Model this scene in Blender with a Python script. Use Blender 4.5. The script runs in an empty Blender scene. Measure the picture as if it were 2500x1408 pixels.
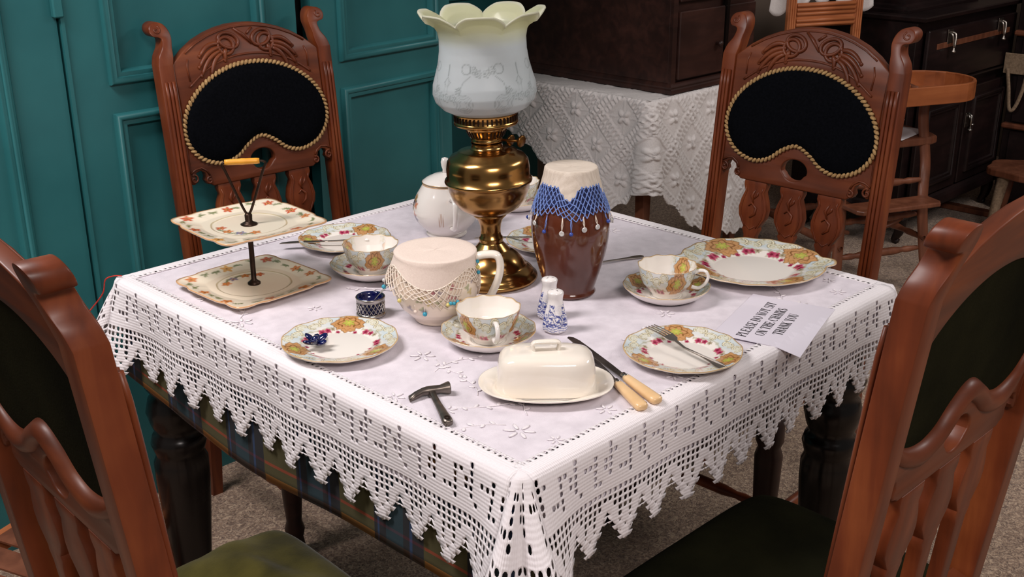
import bpy, bmesh, math, random
import numpy as np
from mathutils import Vector, Matrix, Euler

random.seed(7)
rng = np.random.default_rng(7)
PI = math.pi
S = bpy.context.scene
C = S.collection

# ------------------------------------------------------------------ camera
CAM = dict(f=2794.4, yaw=0.782587, pitch=0.358873, roll=-0.004351, loc=(-1.31407, -1.33651, 1.45047))
cam_d = bpy.data.cameras.new('camera')
cam = bpy.data.objects.new('camera', cam_d)
C.objects.link(cam)
cy, sy, cp_, sp_ = math.cos(CAM['yaw']), math.sin(CAM['yaw']), math.cos(CAM['pitch']), math.sin(CAM['pitch'])
fw = Vector((cy*cp_, sy*cp_, -sp_))
rt = fw.cross(Vector((0, 0, 1))).normalized()
up = rt.cross(fw)
cr, sr = math.cos(CAM['roll']), math.sin(CAM['roll'])
r2, u2 = rt*cr + up*sr, -rt*sr + up*cr
m = Matrix((r2, u2, -fw)).transposed().to_4x4()
m.translation = Vector(CAM['loc'])
cam.matrix_world = m
cam_d.sensor_width = 36.0
cam_d.lens = CAM['f']*36.0/2500.0
cam_d.clip_start = 0.05
cam_d.clip_end = 60
S.camera = cam

# ------------------------------------------------------------------ light
world = bpy.data.worlds.new('room_light')
S.world = world
world.use_nodes = True
bg = world.node_tree.nodes['Background']
bg.inputs[0].default_value = (1.0, 0.93, 0.88, 1)
bg.inputs[1].default_value = 0.17

def area(name, loc, target, size, power, col):
    d = bpy.data.lights.new(name, 'AREA')
    d.shape = 'RECTANGLE'
    d.size, d.size_y = size
    d.energy = power
    d.color = col
    o = bpy.data.objects.new(name, d)
    C.objects.link(o)
    o.location = loc
    o.rotation_euler = (Vector(target)-Vector(loc)).to_track_quat('-Z', 'Y').to_euler()
    return o
area('ceiling_light_by_partition', (-1.25, 0.45, 2.45), (-0.85, 0.10, 0), (0.35, 0.9), 46, (1.0, 0.93, 0.92))
area('ceiling_light_by_window', (2.3, -1.5, 2.7), (1.9, -1.0, 0), (1.4, 0.5), 42, (1.0, 0.95, 0.92))
area('ceiling_light_behind_camera', (-1.5, -2.6, 2.7), (-0.7, -1.2, 0.2), (1.2, 0.5), 60, (1.0, 0.90, 0.86))

S.view_settings.view_transform = 'Standard'
S.view_settings.look = 'None'
S.view_settings.gamma = 1.0
S.view_settings.use_curve_mapping = False
S.view_settings.exposure = -0.17

# ------------------------------------------------------------------ materials
def lin(*c):
    """sRGB 0-255 to linear"""
    out = []
    for v in c:
        v = v/255.0
        out.append(v/12.92 if v <= 0.04045 else ((v+0.055)/1.055)**2.4)
    return tuple(out)

MATS = {}
def new_mat(name):
    m_ = bpy.data.materials.new(name)
    m_.use_nodes = True
    nt = m_.node_tree
    MATS[name] = m_
    return m_, nt, nt.nodes['Principled BSDF']

def setp(b, **k):
    names = {'rough': 'Roughness', 'metal': 'Metallic', 'coat': 'Coat Weight', 'sheen': 'Sheen Weight', 'trans': 'Transmission Weight', 'ior': 'IOR', 'alpha': 'Alpha', 'spec': 'Specular IOR Level', 'sss': 'Subsurface Weight'}
    for a, v in k.items():
        b.inputs[names[a]].default_value = v

def noise_mat(name, c1, c2, scale=20, rough=0.5, bump=0.0, bscale=None, stretch=(1, 1, 1), detail=6, contrast=(0.3, 0.7), **kw):
    m_, nt, b = new_mat(name)
    tc = nt.nodes.new('ShaderNodeTexCoord')
    mp = nt.nodes.new('ShaderNodeMapping')
    mp.inputs['Scale'].default_value = stretch
    nz = nt.nodes.new('ShaderNodeTexNoise')
    nz.inputs['Scale'].default_value = scale
    nz.inputs['Detail'].default_value = detail
    rp = nt.nodes.new('ShaderNodeValToRGB')
    rp.color_ramp.elements[0].position, rp.color_ramp.elements[1].position = contrast
    rp.color_ramp.elements[0].color = (*c1, 1)
    rp.color_ramp.elements[1].color = (*c2, 1)
    L = nt.links.new
    L(tc.outputs['Object'], mp.inputs[0]); L(mp.outputs[0], nz.inputs['Vector'])
    L(nz.outputs[0], rp.inputs[0]); L(rp.outputs[0], b.inputs['Base Color'])
    if bump:
        n2 = nt.nodes.new('ShaderNodeTexNoise')
        n2.inputs['Scale'].default_value = bscale or scale*4
        n2.inputs['Detail'].default_value = 3
        L(mp.outputs[0], n2.inputs['Vector'])
        bp = nt.nodes.new('ShaderNodeBump')
        bp.inputs['Strength'].default_value = bump
        bp.inputs['Distance'].default_value = 0.002
        L(n2.outputs[0], bp.inputs['Height']); L(bp.outputs[0], b.inputs['Normal'])
    setp(b, rough=rough, **kw)
    return m_

def wood(name, dark, mid, light, rough=0.35, axis='z', scale=6, bump=0.08, coat=0.08):
    """grain running along one axis: stretched noise, plus fine streaks and blotchy wear"""
    m_, nt, b = new_mat(name)
    L = nt.links.new
    tc = nt.nodes.new('ShaderNodeTexCoord')
    mp = nt.nodes.new('ShaderNodeMapping')
    st = {'z': (6, 6, 0.7), 'x': (0.7, 6, 6), 'y': (6, 0.7, 6)}[axis]
    mp.inputs['Scale'].default_value = st
    n1 = nt.nodes.new('ShaderNodeTexNoise'); n1.inputs['Scale'].default_value = scale; n1.inputs['Detail'].default_value = 8; n1.inputs['Distortion'].default_value = 0.6
    n2 = nt.nodes.new('ShaderNodeTexNoise'); n2.inputs['Scale'].default_value = 7; n2.inputs['Detail'].default_value = 4
    rp = nt.nodes.new('ShaderNodeValToRGB')
    e = rp.color_ramp.elements
    e[0].position, e[1].position = 0.25, 0.75
    e[0].color, e[1].color = (*dark, 1), (*light, 1)
    k = e.new(0.5); k.color = (*mid, 1)
    mx = nt.nodes.new('ShaderNodeMix'); mx.data_type = 'FLOAT'; mx.inputs[0].default_value = 0.45
    L(tc.outputs['Object'], mp.inputs[0]); L(mp.outputs[0], n1.inputs['Vector']); L(tc.outputs['Object'], n2.inputs['Vector'])
    L(n1.outputs[0], mx.inputs[2]); L(n2.outputs[0], mx.inputs[3])
    L(mx.outputs[0], rp.inputs[0]); L(rp.outputs[0], b.inputs['Base Color'])
    bp = nt.nodes.new('ShaderNodeBump'); bp.inputs['Strength'].default_value = bump; bp.inputs['Distance'].default_value = 0.002
    L(n1.outputs[0], bp.inputs['Height']); L(bp.outputs[0], b.inputs['Normal'])
    rr = nt.nodes.new('ShaderNodeMapRange'); rr.inputs[3].default_value = rough-0.08; rr.inputs[4].default_value = rough+0.15
    L(n2.outputs[0], rr.inputs[0]); L(rr.outputs[0], b.inputs['Roughness'])
    setp(b, coat=coat, spec=0.35)
    b.inputs['Coat Roughness'].default_value = 0.25
    return m_

def attr_mat(name, rough=0.12, coat=0.3, bump=0.0):
    m_, nt, b = new_mat(name)
    a = nt.nodes.new('ShaderNodeAttribute'); a.attribute_name = 'print'
    nt.links.new(a.outputs['Color'], b.inputs['Base Color'])
    setp(b, rough=rough, coat=coat)
    b.inputs['Coat Roughness'].default_value = 0.05
    if bump:
        nz = nt.nodes.new('ShaderNodeTexNoise'); nz.inputs['Scale'].default_value = 60
        bp = nt.nodes.new('ShaderNodeBump'); bp.inputs['Strength'].default_value = bump; bp.inputs['Distance'].default_value = 0.001
        nt.links.new(nz.outputs[0], bp.inputs['Height']); nt.links.new(bp.outputs[0], b.inputs['Normal'])
    return m_

wood('chair_wood', lin(54, 22, 11), lin(105, 47, 21), lin(142, 75, 37), rough=0.40, axis='z', scale=5)
wood('chair_wood_cross', lin(52, 23, 12), lin(98, 46, 23), lin(134, 71, 37), rough=0.42, axis='x', scale=5)
wood('dark_wood', lin(26, 14, 12), lin(48, 27, 22), lin(72, 42, 34), rough=0.4, axis='x', scale=5)
wood('mahogany', lin(14, 8, 9), lin(28, 17, 17), lin(44, 27, 26), rough=0.36, axis='x', scale=5)
wood('ebony_wood', lin(8, 6, 6), lin(16, 12, 11), lin(26, 19, 17), rough=0.22, axis='z', scale=5)
wood('pine_wood', lin(140, 78, 44), lin(176, 104, 62), lin(196, 126, 82), rough=0.4, axis='x', scale=5)
wood('walnut_wood', lin(70, 38, 26), lin(112, 66, 46), lin(140, 88, 64), rough=0.38, axis='z', scale=5)
wood('tray_wood', lin(110, 56, 28), lin(150, 84, 46), lin(176, 106, 62), rough=0.35, axis='x', scale=4)
noise_mat('teal_paint', lin(38, 96, 100), lin(48, 111, 114), scale=4, rough=0.38, bump=0.05, bscale=60, spec=0.4)
noise_mat('black_felt', lin(7, 8, 11), lin(12, 13, 17), scale=200, rough=0.95, bump=0.3, bscale=500, spec=0.03)
noise_mat('green_velvet', lin(42, 39, 13), lin(86, 79, 32), scale=9, rough=0.9, bump=0.3, bscale=300, sheen=0.06, spec=0.1, contrast=(0.35, 0.75))
noise_mat('dark_velvet', lin(18, 18, 9), lin(32, 31, 17), scale=9, rough=0.95, bump=0.3, bscale=300, spec=0.04)
noise_mat('braid', lin(138, 104, 62), lin(188, 154, 104), scale=220, rough=0.8, bump=0.4, bscale=600)
noise_mat('linen', lin(210, 203, 211), lin(225, 218, 226), scale=40, rough=0.95, bump=0.35, bscale=900, detail=3)
noise_mat('embroidery', lin(224, 218, 222), lin(236, 230, 233), scale=300, rough=0.7, bump=0.3, bscale=900)
noise_mat('cream_glaze', lin(240, 230, 216), lin(244, 237, 226), scale=12, rough=0.1, coat=0.4)
noise_mat('white_glaze', lin(236, 230, 224), lin(241, 236, 231), scale=12, rough=0.1, coat=0.4)
noise_mat('gold_line', lin(170, 128, 66), lin(190, 148, 84), scale=40, rough=0.3, metal=0.6)
noise_mat('brown_glaze', lin(74, 34, 20), lin(104, 54, 36), scale=7, rough=0.14, coat=0.5, contrast=(0.35, 0.7))
noise_mat('brass', lin(158, 117, 66), lin(186, 143, 86), scale=14, rough=0.2, metal=1.0, bump=0.03, bscale=8)
noise_mat('dull_brass', lin(104, 72, 38), lin(140, 98, 52), scale=30, rough=0.38, metal=1.0)
noise_mat('silver', lin(150, 146, 142), lin(190, 186, 180), scale=30, rough=0.25, metal=1.0)
noise_mat('steel', lin(172, 164, 156), lin(200, 192, 184), scale=30, rough=0.34, metal=1.0)
noise_mat('dark_steel', lin(104, 96, 90), lin(140, 130, 122), scale=60, rough=0.4, metal=1.0)
noise_mat('iron', lin(40, 30, 24), lin(66, 48, 38), scale=60, rough=0.42, metal=0.8)
noise_mat('bone', lin(226, 186, 134), lin(238, 204, 158), scale=18, rough=0.32, coat=0.2, stretch=(1, 1, 1))
noise_mat('yellow_plastic', lin(220, 150, 40), lin(236, 172, 62), scale=30, rough=0.35, stretch=(1, 1, 1))
noise_mat('cotton_net', lin(228, 212, 196), lin(240, 228, 214), scale=200, rough=0.9)
noise_mat('gauze', lin(222, 204, 192), lin(234, 218, 206), scale=350, rough=0.95, bump=0.25, bscale=900, contrast=(0.2, 0.8))
noise_mat('gauze_striped', lin(206, 192, 176), lin(228, 216, 202), scale=60, rough=0.95, bump=0.4, bscale=700, stretch=(8, 1, 1))
noise_mat('blue_thread', lin(92, 118, 186), lin(128, 152, 210), scale=200, rough=0.85)
noise_mat('navy_cloth', lin(20, 26, 62), lin(28, 36, 82), scale=200, rough=0.9)
noise_mat('turquoise_bead', lin(40, 140, 170), lin(70, 168, 192), scale=60, rough=0.25)
noise_mat('yellow_bead', lin(206, 190, 110), lin(220, 206, 130), scale=60, rough=0.25)
noise_mat('blue_bead', lin(46, 66, 148), lin(66, 90, 176), scale=60, rough=0.25)
noise_mat('pearl', lin(196, 196, 196), lin(226, 224, 220), scale=40, rough=0.2, metal=0.2)
noise_mat('paper', lin(224, 218, 230), lin(232, 227, 238), scale=4, rough=0.25, coat=0.25)
noise_mat('ink', lin(28, 26, 30), lin(40, 38, 42), scale=90, rough=0.5)
noise_mat('red_thread', lin(168, 34, 26), lin(200, 56, 40), scale=200, rough=0.8)
noise_mat('cobalt_glass', lin(6, 10, 54), lin(10, 18, 84), scale=20, rough=0.08, coat=0.6)
noise_mat('white_lace', lin(214, 208, 206), lin(230, 225, 223), scale=300, rough=0.95, bump=0.4, bscale=900)
noise_mat('canvas_strap', lin(116, 96, 76), lin(150, 128, 104), scale=120, rough=0.9)
noise_mat('gap_shade', lin(8, 8, 10), lin(14, 14, 16), scale=10, rough=0.7)  # near-black base colour standing in for the shade behind the partition gap

# carpet: brown and sand flecks
m_, nt, b = new_mat('carpet')
tc = nt.nodes.new('ShaderNodeTexCoord')
v1 = nt.nodes.new('ShaderNodeTexVoronoi'); v1.inputs['Scale'].default_value = 150
n1 = nt.nodes.new('ShaderNodeTexNoise'); n1.inputs['Scale'].default_value = 110; n1.inputs['Detail'].default_value = 5; n1.inputs['Distortion'].default_value = 1.5
rp = nt.nodes.new('ShaderNodeValToRGB'); e = rp.color_ramp.elements
e[0].position, e[1].position = 0.32, 0.66
e[0].color, e[1].color = (*lin(96, 74, 62), 1), (*lin(198, 172, 146), 1)
k = e.new(0.5); k.color = (*lin(152, 126, 106), 1)
nt.links.new(tc.outputs['Object'], v1.inputs['Vector']); nt.links.new(tc.outputs['Object'], n1.inputs['Vector'])
nt.links.new(n1.outputs[0], rp.inputs[0]); nt.links.new(rp.outputs[0], b.inputs['Base Color'])
bp = nt.nodes.new('ShaderNodeBump'); bp.inputs['Strength'].default_value = 0.8; bp.inputs['Distance'].default_value = 0.006
nt.links.new(n1.outputs[0], bp.inputs['Height']); nt.links.new(bp.outputs[0], b.inputs['Normal'])
setp(b, rough=1.0, sheen=0.2)

# frosted glass of the lamp shade; the top is tinted pale yellow by the 'print' colours
m_, nt, b = new_mat('frosted_glass')
a = nt.nodes.new('ShaderNodeAttribute'); a.attribute_name = 'print'
nt.links.new(a.outputs['Color'], b.inputs['Base Color'])
setp(b, rough=0.42, trans=0.55, ior=1.2, coat=0.15)
b.inputs['Coat Roughness'].default_value = 0.1

# crochet: fine ribs running down and across the strip, from the UV map
def crochet_mat(name, c1, c2, fx, fy, strength=0.7):
    m_, nt, b = new_mat(name)
    L = nt.links.new
    uv = nt.nodes.new('ShaderNodeUVMap'); uv.uv_map = 'UVMap'
    sep = nt.nodes.new('ShaderNodeSeparateXYZ')
    L(uv.outputs[0], sep.inputs[0])
    def wave(out, f, ph):
        mu = nt.nodes.new('ShaderNodeMath'); mu.operation = 'MULTIPLY_ADD'; mu.inputs[1].default_value = f*2*PI; mu.inputs[2].default_value = ph
        sn = nt.nodes.new('ShaderNodeMath'); sn.operation = 'SINE'
        L(out, mu.inputs[0]); L(mu.outputs[0], sn.inputs[0])
        return sn.outputs[0]
    w1, w2 = wave(sep.outputs[0], fx, 0), wave(sep.outputs[1], fy, 0.4)
    ad = nt.nodes.new('ShaderNodeMath'); ad.operation = 'ADD'
    L(w1, ad.inputs[0]); L(w2, ad.inputs[1])
    nz = nt.nodes.new('ShaderNodeTexNoise'); nz.inputs['Scale'].default_value = 3.0
    L(uv.outputs[0], nz.inputs['Vector'])
    ad2 = nt.nodes.new('ShaderNodeMath'); ad2.operation = 'MULTIPLY_ADD'; ad2.inputs[1].default_value = 2.0
    L(nz.outputs[0], ad2.inputs[0]); L(ad.outputs[0], ad2.inputs[2])
    bp = nt.nodes.new('ShaderNodeBump'); bp.inputs['Strength'].default_value = strength; bp.inputs['Distance'].default_value = 0.0012
    L(ad2.outputs[0], bp.inputs['Height']); L(bp.outputs[0], b.inputs['Normal'])
    rp = nt.nodes.new('ShaderNodeValToRGB')
    rp.color_ramp.elements[0].color = (*c1, 1); rp.color_ramp.elements[1].color = (*c2, 1)
    L(nz.outputs[0], rp.inputs[0]); L(rp.outputs[0], b.inputs['Base Color'])
    setp(b, rough=0.95)
    return m_
crochet_mat('crochet', lin(226, 220, 223), lin(240, 235, 238), 3.0, 2.0, 0.22)

# tartan of the under-cloth, stripes from the UV map (metres)
m_, nt, b = new_mat('tartan')
uv = nt.nodes.new('ShaderNodeUVMap'); uv.uv_map = 'UVMap'
sep = nt.nodes.new('ShaderNodeSeparateXYZ'); nt.links.new(uv.outputs[0], sep.inputs[0])
def stripe_ramp(out, period, stops):
    mu = nt.nodes.new('ShaderNodeMath'); mu.operation = 'MULTIPLY'; mu.inputs[1].default_value = 1.0/period
    fr = nt.nodes.new('ShaderNodeMath'); fr.operation = 'FRACT'
    rp = nt.nodes.new('ShaderNodeValToRGB'); rp.color_ramp.interpolation = 'CONSTANT'
    nt.links.new(out, mu.inputs[0]); nt.links.new(mu.outputs[0], fr.inputs[0]); nt.links.new(fr.outputs[0], rp.inputs[0])
    el = rp.color_ramp.elements
    el[0].position = stops[0][0]; el[0].color = (*stops[0][1], 1)
    el[1].position = stops[1][0]; el[1].color = (*stops[1][1], 1)
    for ps, cl in stops[2:]:
        q = el.new(ps); q.color = (*cl, 1)
    return rp.outputs[0]
NAVY, TEALB, OLIVE, OCHRE, RED, BLUE = lin(12, 17, 34), lin(14, 48, 62), lin(70, 64, 34), lin(176, 116, 46), lin(140, 56, 32), lin(24, 52, 90)
ca = stripe_ramp(sep.outputs[0], 0.19, [(0, NAVY), (0.12, BLUE), (0.15, NAVY), (0.22, TEALB), (0.42, NAVY), (0.5, BLUE), (0.52, NAVY), (0.56, OLIVE), (0.93, OLIVE)])
cb = stripe_ramp(sep.outputs[1], 0.165, [(0, OCHRE), (0.07, OLIVE), (0.17, RED), (0.20, OLIVE), (0.55, TEALB), (0.72, BLUE), (0.78, NAVY)])
# olive warp blocks pick up the ochre and red weft, the blue blocks keep dark
isol = stripe_ramp(sep.outputs[0], 0.19, [(0, (0.16,)*3), (0.56, (0.75,)*3), (0.985, (0.16,)*3)])
mx = nt.nodes.new('ShaderNodeMix'); mx.data_type = 'RGBA'
nt.links.new(isol, mx.inputs[0]); nt.links.new(ca, mx.inputs[6]); nt.links.new(cb, mx.inputs[7])
nt.links.new(mx.outputs[2], b.inputs['Base Color'])
setp(b, rough=0.95)

attr_mat('printed_china', rough=0.1, coat=0.4)
attr_mat('printed_jug', rough=0.22, coat=0.2)

# ------------------------------------------------------------------ mesh helpers
def mesh(name, v, f, uv=None):
    me = bpy.data.meshes.new(name)
    me.from_pydata([tuple(p) for p in v], [], [tuple(q) for q in f])
    me.update()
    if uv is not None:
        lay = me.uv_layers.new(name='UVMap')
        vi = np.empty(len(me.loops), dtype=np.int32)
        me.loops.foreach_get('vertex_index', vi)
        lay.data.foreach_set('uv', np.asarray(uv, dtype=np.float32)[vi].ravel())
    return me

def paint(me, col):
    a = me.color_attributes.new('print', 'FLOAT_COLOR', 'POINT')
    c = np.ones((len(me.vertices), 4), dtype=np.float32)
    c[:, :3] = col
    a.data.foreach_set('color', c.ravel())

def obj(name, me, mat, parent=None, smooth=True, loc=None, rot=None, label=None):
    if isinstance(me, tuple):
        me = mesh(name, me[0], me[1], me[2] if len(me) > 2 else None)
    o = bpy.data.objects.new(name, me)
    C.objects.link(o)
    if mat:
        me.materials.clear()
        me.materials.append(MATS[mat])
    if smooth:
        me.shade_smooth() if hasattr(me, 'shade_smooth') else me.polygons.foreach_set('use_smooth', [True]*len(me.polygons))
    if parent: o.parent = parent
    if loc: o.location = loc
    if rot: o.rotation_euler = rot
    if label: o['label'] = label
    return o

def thing(name, label, cat, loc=(0, 0, 0), rotz=0.0, group=None, rot=None):
    o = bpy.data.objects.new(name, None)
    o.empty_display_size = 0.05
    C.objects.link(o)
    o.location = loc
    o.rotation_euler = rot if rot else (0, 0, rotz)
    tag(o, label, cat, group)
    return o

def tag(o, label, cat, group=None):
    o['label'] = label
    o['category'] = cat
    if group: o['group'] = group
    return o

def dup(root, loc, rotz, label, group=None):
    r = root.copy(); C.objects.link(r)
    r.location = loc; r.rotation_euler = (0, 0, rotz); r['label'] = label
    if group: r['group'] = group
    for ch in list(root.children):
        c = ch.copy(); C.objects.link(c); c.parent = r
        for g in ch.children:
            d = g.copy(); C.objects.link(d); d.parent = c
    return r

def join(*parts):
    v, f = [], []
    for p in parts:
        n = len(v)
        v += [tuple(q) for q in p[0]]
        f += [tuple(i+n for i in q) for q in p[1]]
    return v, f

def xf(p, loc=(0, 0, 0), rot=(0, 0, 0), scale=(1, 1, 1)):
    M = Matrix.Translation(loc) @ Euler(rot).to_matrix().to_4x4() @ Matrix.Diagonal((*scale, 1))
    return [tuple(M @ Vector(q)) for q in p[0]], p[1]

def box(c, s, bev=0.0):
    x, y, z = c; a, b_, d = s[0]/2, s[1]/2, s[2]/2
    if bev <= 0:
        v = [(x+i*a, y+j*b_, z+k*d) for i in (-1, 1) for j in (-1, 1) for k in (-1, 1)]
        return v, [(0, 1, 3, 2), (4, 6, 7, 5), (0, 4, 5, 1), (2, 3, 7, 6), (0, 2, 6, 4), (1, 5, 7, 3)]
    v, idx = [], {}
    def vid(i, j, k, ax):
        key = (i, j, k, ax)
        if key not in idx:
            p = [i*(a if ax == 0 else a-bev), j*(b_ if ax == 1 else b_-bev), k*(d if ax == 2 else d-bev)]
            idx[key] = len(v); v.append((x+p[0], y+p[1], z+p[2]))
        return idx[key]
    f = []
    for s_ in (-1, 1):
        f.append([vid(s_, j, k, 0) for j, k in ((-1, -1), (1, -1), (1, 1), (-1, 1))][::s_])
        f.append([vid(i, s_, k, 1) for i, k in ((-1, -1), (1, -1), (1, 1), (-1, 1))][::-s_])
        f.append([vid(i, j, s_, 2) for i, j in ((-1, -1), (1, -1), (1, 1), (-1, 1))][::s_])
    for i in (-1, 1):
        for j in (-1, 1):
            f.append([vid(i, j, -1, 0), vid(i, j, 1, 0), vid(i, j, 1, 1), vid(i, j, -1, 1)][::-i*j])
            f.append([vid(i, -1, j, 0), vid(i, 1, j, 0), vid(i, 1, j, 2), vid(i, -1, j, 2)][::i*j])
            f.append([vid(-1, i, j, 1), vid(1, i, j, 1), vid(1, i, j, 2), vid(-1, i, j, 2)][::-i*j])
            for k in (-1, 1):
                f.append([vid(i, j, k, 0), vid(i, j, k, 1), vid(i, j, k, 2)][::i*j*k])
    return v, [tuple(q) for q in f]

def lathe(prof, n=48, cap0=False, cap1=False, wob=None):
    v, f = [], []
    for i, (r, z) in enumerate(prof):
        for j in range(n):
            t = 2*PI*j/n
            rr, zz = (r, z) if wob is None else wob(r, z, t, i)
            v.append((rr*math.cos(t), rr*math.sin(t), zz))
    for i in range(len(prof)-1):
        for j in range(n):
            k = (j+1) % n
            f.append((i*n+j, i*n+k, (i+1)*n+k, (i+1)*n+j))
    if cap0: f.append(tuple(range(n-1, -1, -1)))
    if cap1: f.append(tuple((len(prof)-1)*n+j for j in range(n)))
    return v, f

def spline(pts, n=8, closed=False):
    """Catmull-Rom"""
    P = [Vector(p) for p in pts]
    out = []
    m_ = len(P)
    segs = m_ if closed else m_-1
    for i in range(segs):
        if closed: a, b_, c, d = P[i-1], P[i], P[(i+1) % m_], P[(i+2) % m_]
        else: a, b_, c, d = P[max(i-1, 0)], P[i], P[i+1], P[min(i+2, m_-1)]
        for j in range(n):
            t = j/n
            out.append(0.5*((2*b_)+(c-a)*t+(2*a-5*b_+4*c-d)*t*t+(3*b_-a-3*c+d)*t*t*t))
    if not closed: out.append(P[-1])
    return out

def tube(path, r, n=8, closed=False, cap=True, flat=None):
    """r: number or list; flat=(a, b): elliptic section factors"""
    P = [Vector(p) for p in path]
    m_ = len(P)
    R = r if isinstance(r, (list, tuple)) else [r]*m_
    v, f = [], []
    prev = None
    fa, fb = flat or (1, 1)
    for i in range(m_):
        if closed: t = P[(i+1) % m_]-P[i-1]
        else: t = P[min(i+1, m_-1)]-P[max(i-1, 0)]
        if t.length < 1e-9: t = Vector((0, 0, 1))
        t.normalize()
        if prev is None:
            ref = Vector((0, 0, 1)) if abs(t.z) < 0.9 else Vector((1, 0, 0))
            nrm = (ref - t*ref.dot(t)).normalized()
        else:
            nrm = prev - t*prev.dot(t)
            nrm = nrm.normalized() if nrm.length > 1e-6 else prev
        prev = nrm
        bi = t.cross(nrm)
        for j in range(n):
            a = 2*PI*j/n
            v.append(tuple(P[i] + nrm*(math.cos(a)*R[i]*fa) + bi*(math.sin(a)*R[i]*fb)))
    for i in range(m_ if closed else m_-1):
        k = (i+1) % m_
        for j in range(n):
            l = (j+1) % n
            f.append((i*n+j, i*n+l, k*n+l, k*n+j))
    if cap and not closed:
        f.append(tuple(range(n-1, -1, -1)))
        f.append(tuple((m_-1)*n+j for j in range(n)))
    return v, f

def ball(c, r, n=10, m_=6, s=(1, 1, 1)):
    v, f = [], []
    for i in range(1, m_):
        a = PI*i/m_
        for j in range(n):
            t = 2*PI*j/n
            v.append((c[0]+r*s[0]*math.sin(a)*math.cos(t), c[1]+r*s[1]*math.sin(a)*math.sin(t), c[2]+r*s[2]*math.cos(a)))
    for i in range(m_-2):
        for j in range(n):
            k = (j+1) % n
            f.append((i*n+j, (i+1)*n+j, (i+1)*n+k, i*n+k))
    t_, b_ = len(v), len(v)+1
    v += [(c[0], c[1], c[2]+r*s[2]), (c[0], c[1], c[2]-r*s[2])]
    for j in range(n):
        k = (j+1) % n
        f.append((t_, j, k)); f.append((b_, (m_-2)*n+k, (m_-2)*n+j))
    return v, f

def shape2d(outlines, depth, bevel=0.0, res=1):
    """filled 2-D outlines (holes allowed) in x/y, given thickness along z; returns verts, faces"""
    cu = bpy.data.curves.new('tmp', 'CURVE')
    cu.dimensions = '2D'; cu.fill_mode = 'BOTH'
    cu.extrude = max(depth/2-bevel, 0.0001); cu.bevel_depth = bevel; cu.bevel_resolution = res; cu.offset = -bevel
    for pts in outlines:
        sp = cu.splines.new('POLY'); sp.points.add(len(pts)-1); sp.use_cyclic_u = True
        for q, p in zip(sp.points, pts): q.co = (p[0], p[1], 0, 1)
    o = bpy.data.objects.new('tmp', cu); C.objects.link(o)
    dg = bpy.context.evaluated_depsgraph_get()
    ev = o.evaluated_get(dg)
    me = ev.to_mesh()
    v = [tuple(q.co) for q in me.vertices]; f = [tuple(q.vertices) for q in me.polygons]
    ev.to_mesh_clear()
    bpy.data.objects.remove(o); bpy.data.curves.remove(cu)
    return v, f

def weld(me, d=1e-5):
    bm = bmesh.new(); bm.from_mesh(me)
    bmesh.ops.remove_doubles(bm, verts=bm.verts, dist=d)
    bmesh.ops.recalc_face_normals(bm, faces=bm.faces)
    bm.to_mesh(me); bm.free()
    return me

def autosmooth(o, ang=35):
    """flat across sharp edges, smooth elsewhere"""
    me = o.data
    bm = bmesh.new(); bm.from_mesh(me)
    bmesh.ops.remove_doubles(bm, verts=bm.verts, dist=1e-5)
    bmesh.ops.recalc_face_normals(bm, faces=bm.faces)
    for e_ in bm.edges:
        if len(e_.link_faces) == 2 and e_.calc_face_angle(0) > math.radians(ang): e_.smooth = False
    for f_ in bm.faces: f_.smooth = True
    bm.to_mesh(me); bm.free()
    return o

def kind(o, k='structure'):
    o['kind'] = k
    return o

# ------------------------------------------------------------------ the room
LZ = 2.6
fl = kind(obj('floor', box((0.7, 0.0, -0.03), (8.0, 6.4, 0.06)), 'carpet', smooth=False))
fl['label'] = 'brown and sand flecked carpet'
noise_mat('wall_plaster', lin(120, 104, 92), lin(132, 116, 104), scale=5, rough=0.9)
kind(obj('wall_left', box((-0.98, 1.14, LZ/2), (3.64, 0.06, LZ)), 'gap_shade', smooth=False))  # backing wall coloured black, so the gap between the leaves looks unlit
kind(obj('wall_recess', box((0.87, 1.46, LZ/2), (0.06, 0.70, LZ)), 'teal_paint', smooth=False))
kind(obj('wall_back', box((4.6, 0.0, LZ/2), (0.08, 6.2, LZ)), 'wall_plaster', smooth=False))
kind(obj('wall_far', box((2.72, 1.87, LZ/2), (3.76, 0.08, LZ)), 'wall_plaster', smooth=False))

MOULD = [(0.0, 0.0), (0.001, 0.010), (0.005, 0.0145), (0.010, 0.0155), (0.015, 0.0125), (0.017, 0.008), (0.021, 0.0095), (0.026, 0.009), (0.029, 0.004), (0.031, -0.008)]
def moulding(x0, x1, z0, z1):
    v, f = [], []
    n = len(MOULD)
    for i, (d, h) in enumerate(MOULD):
        v += [(x0+d, -h, z0+d), (x1-d, -h, z0+d), (x1-d, -h, z1-d), (x0+d, -h, z1-d)]
    for i in range(n-1):
        for j in range(4):
            k = (j+1) % 4
            f.append((i*4+j, i*4+k, (i+1)*4+k, (i+1)*4+j))
    return v, f

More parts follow.
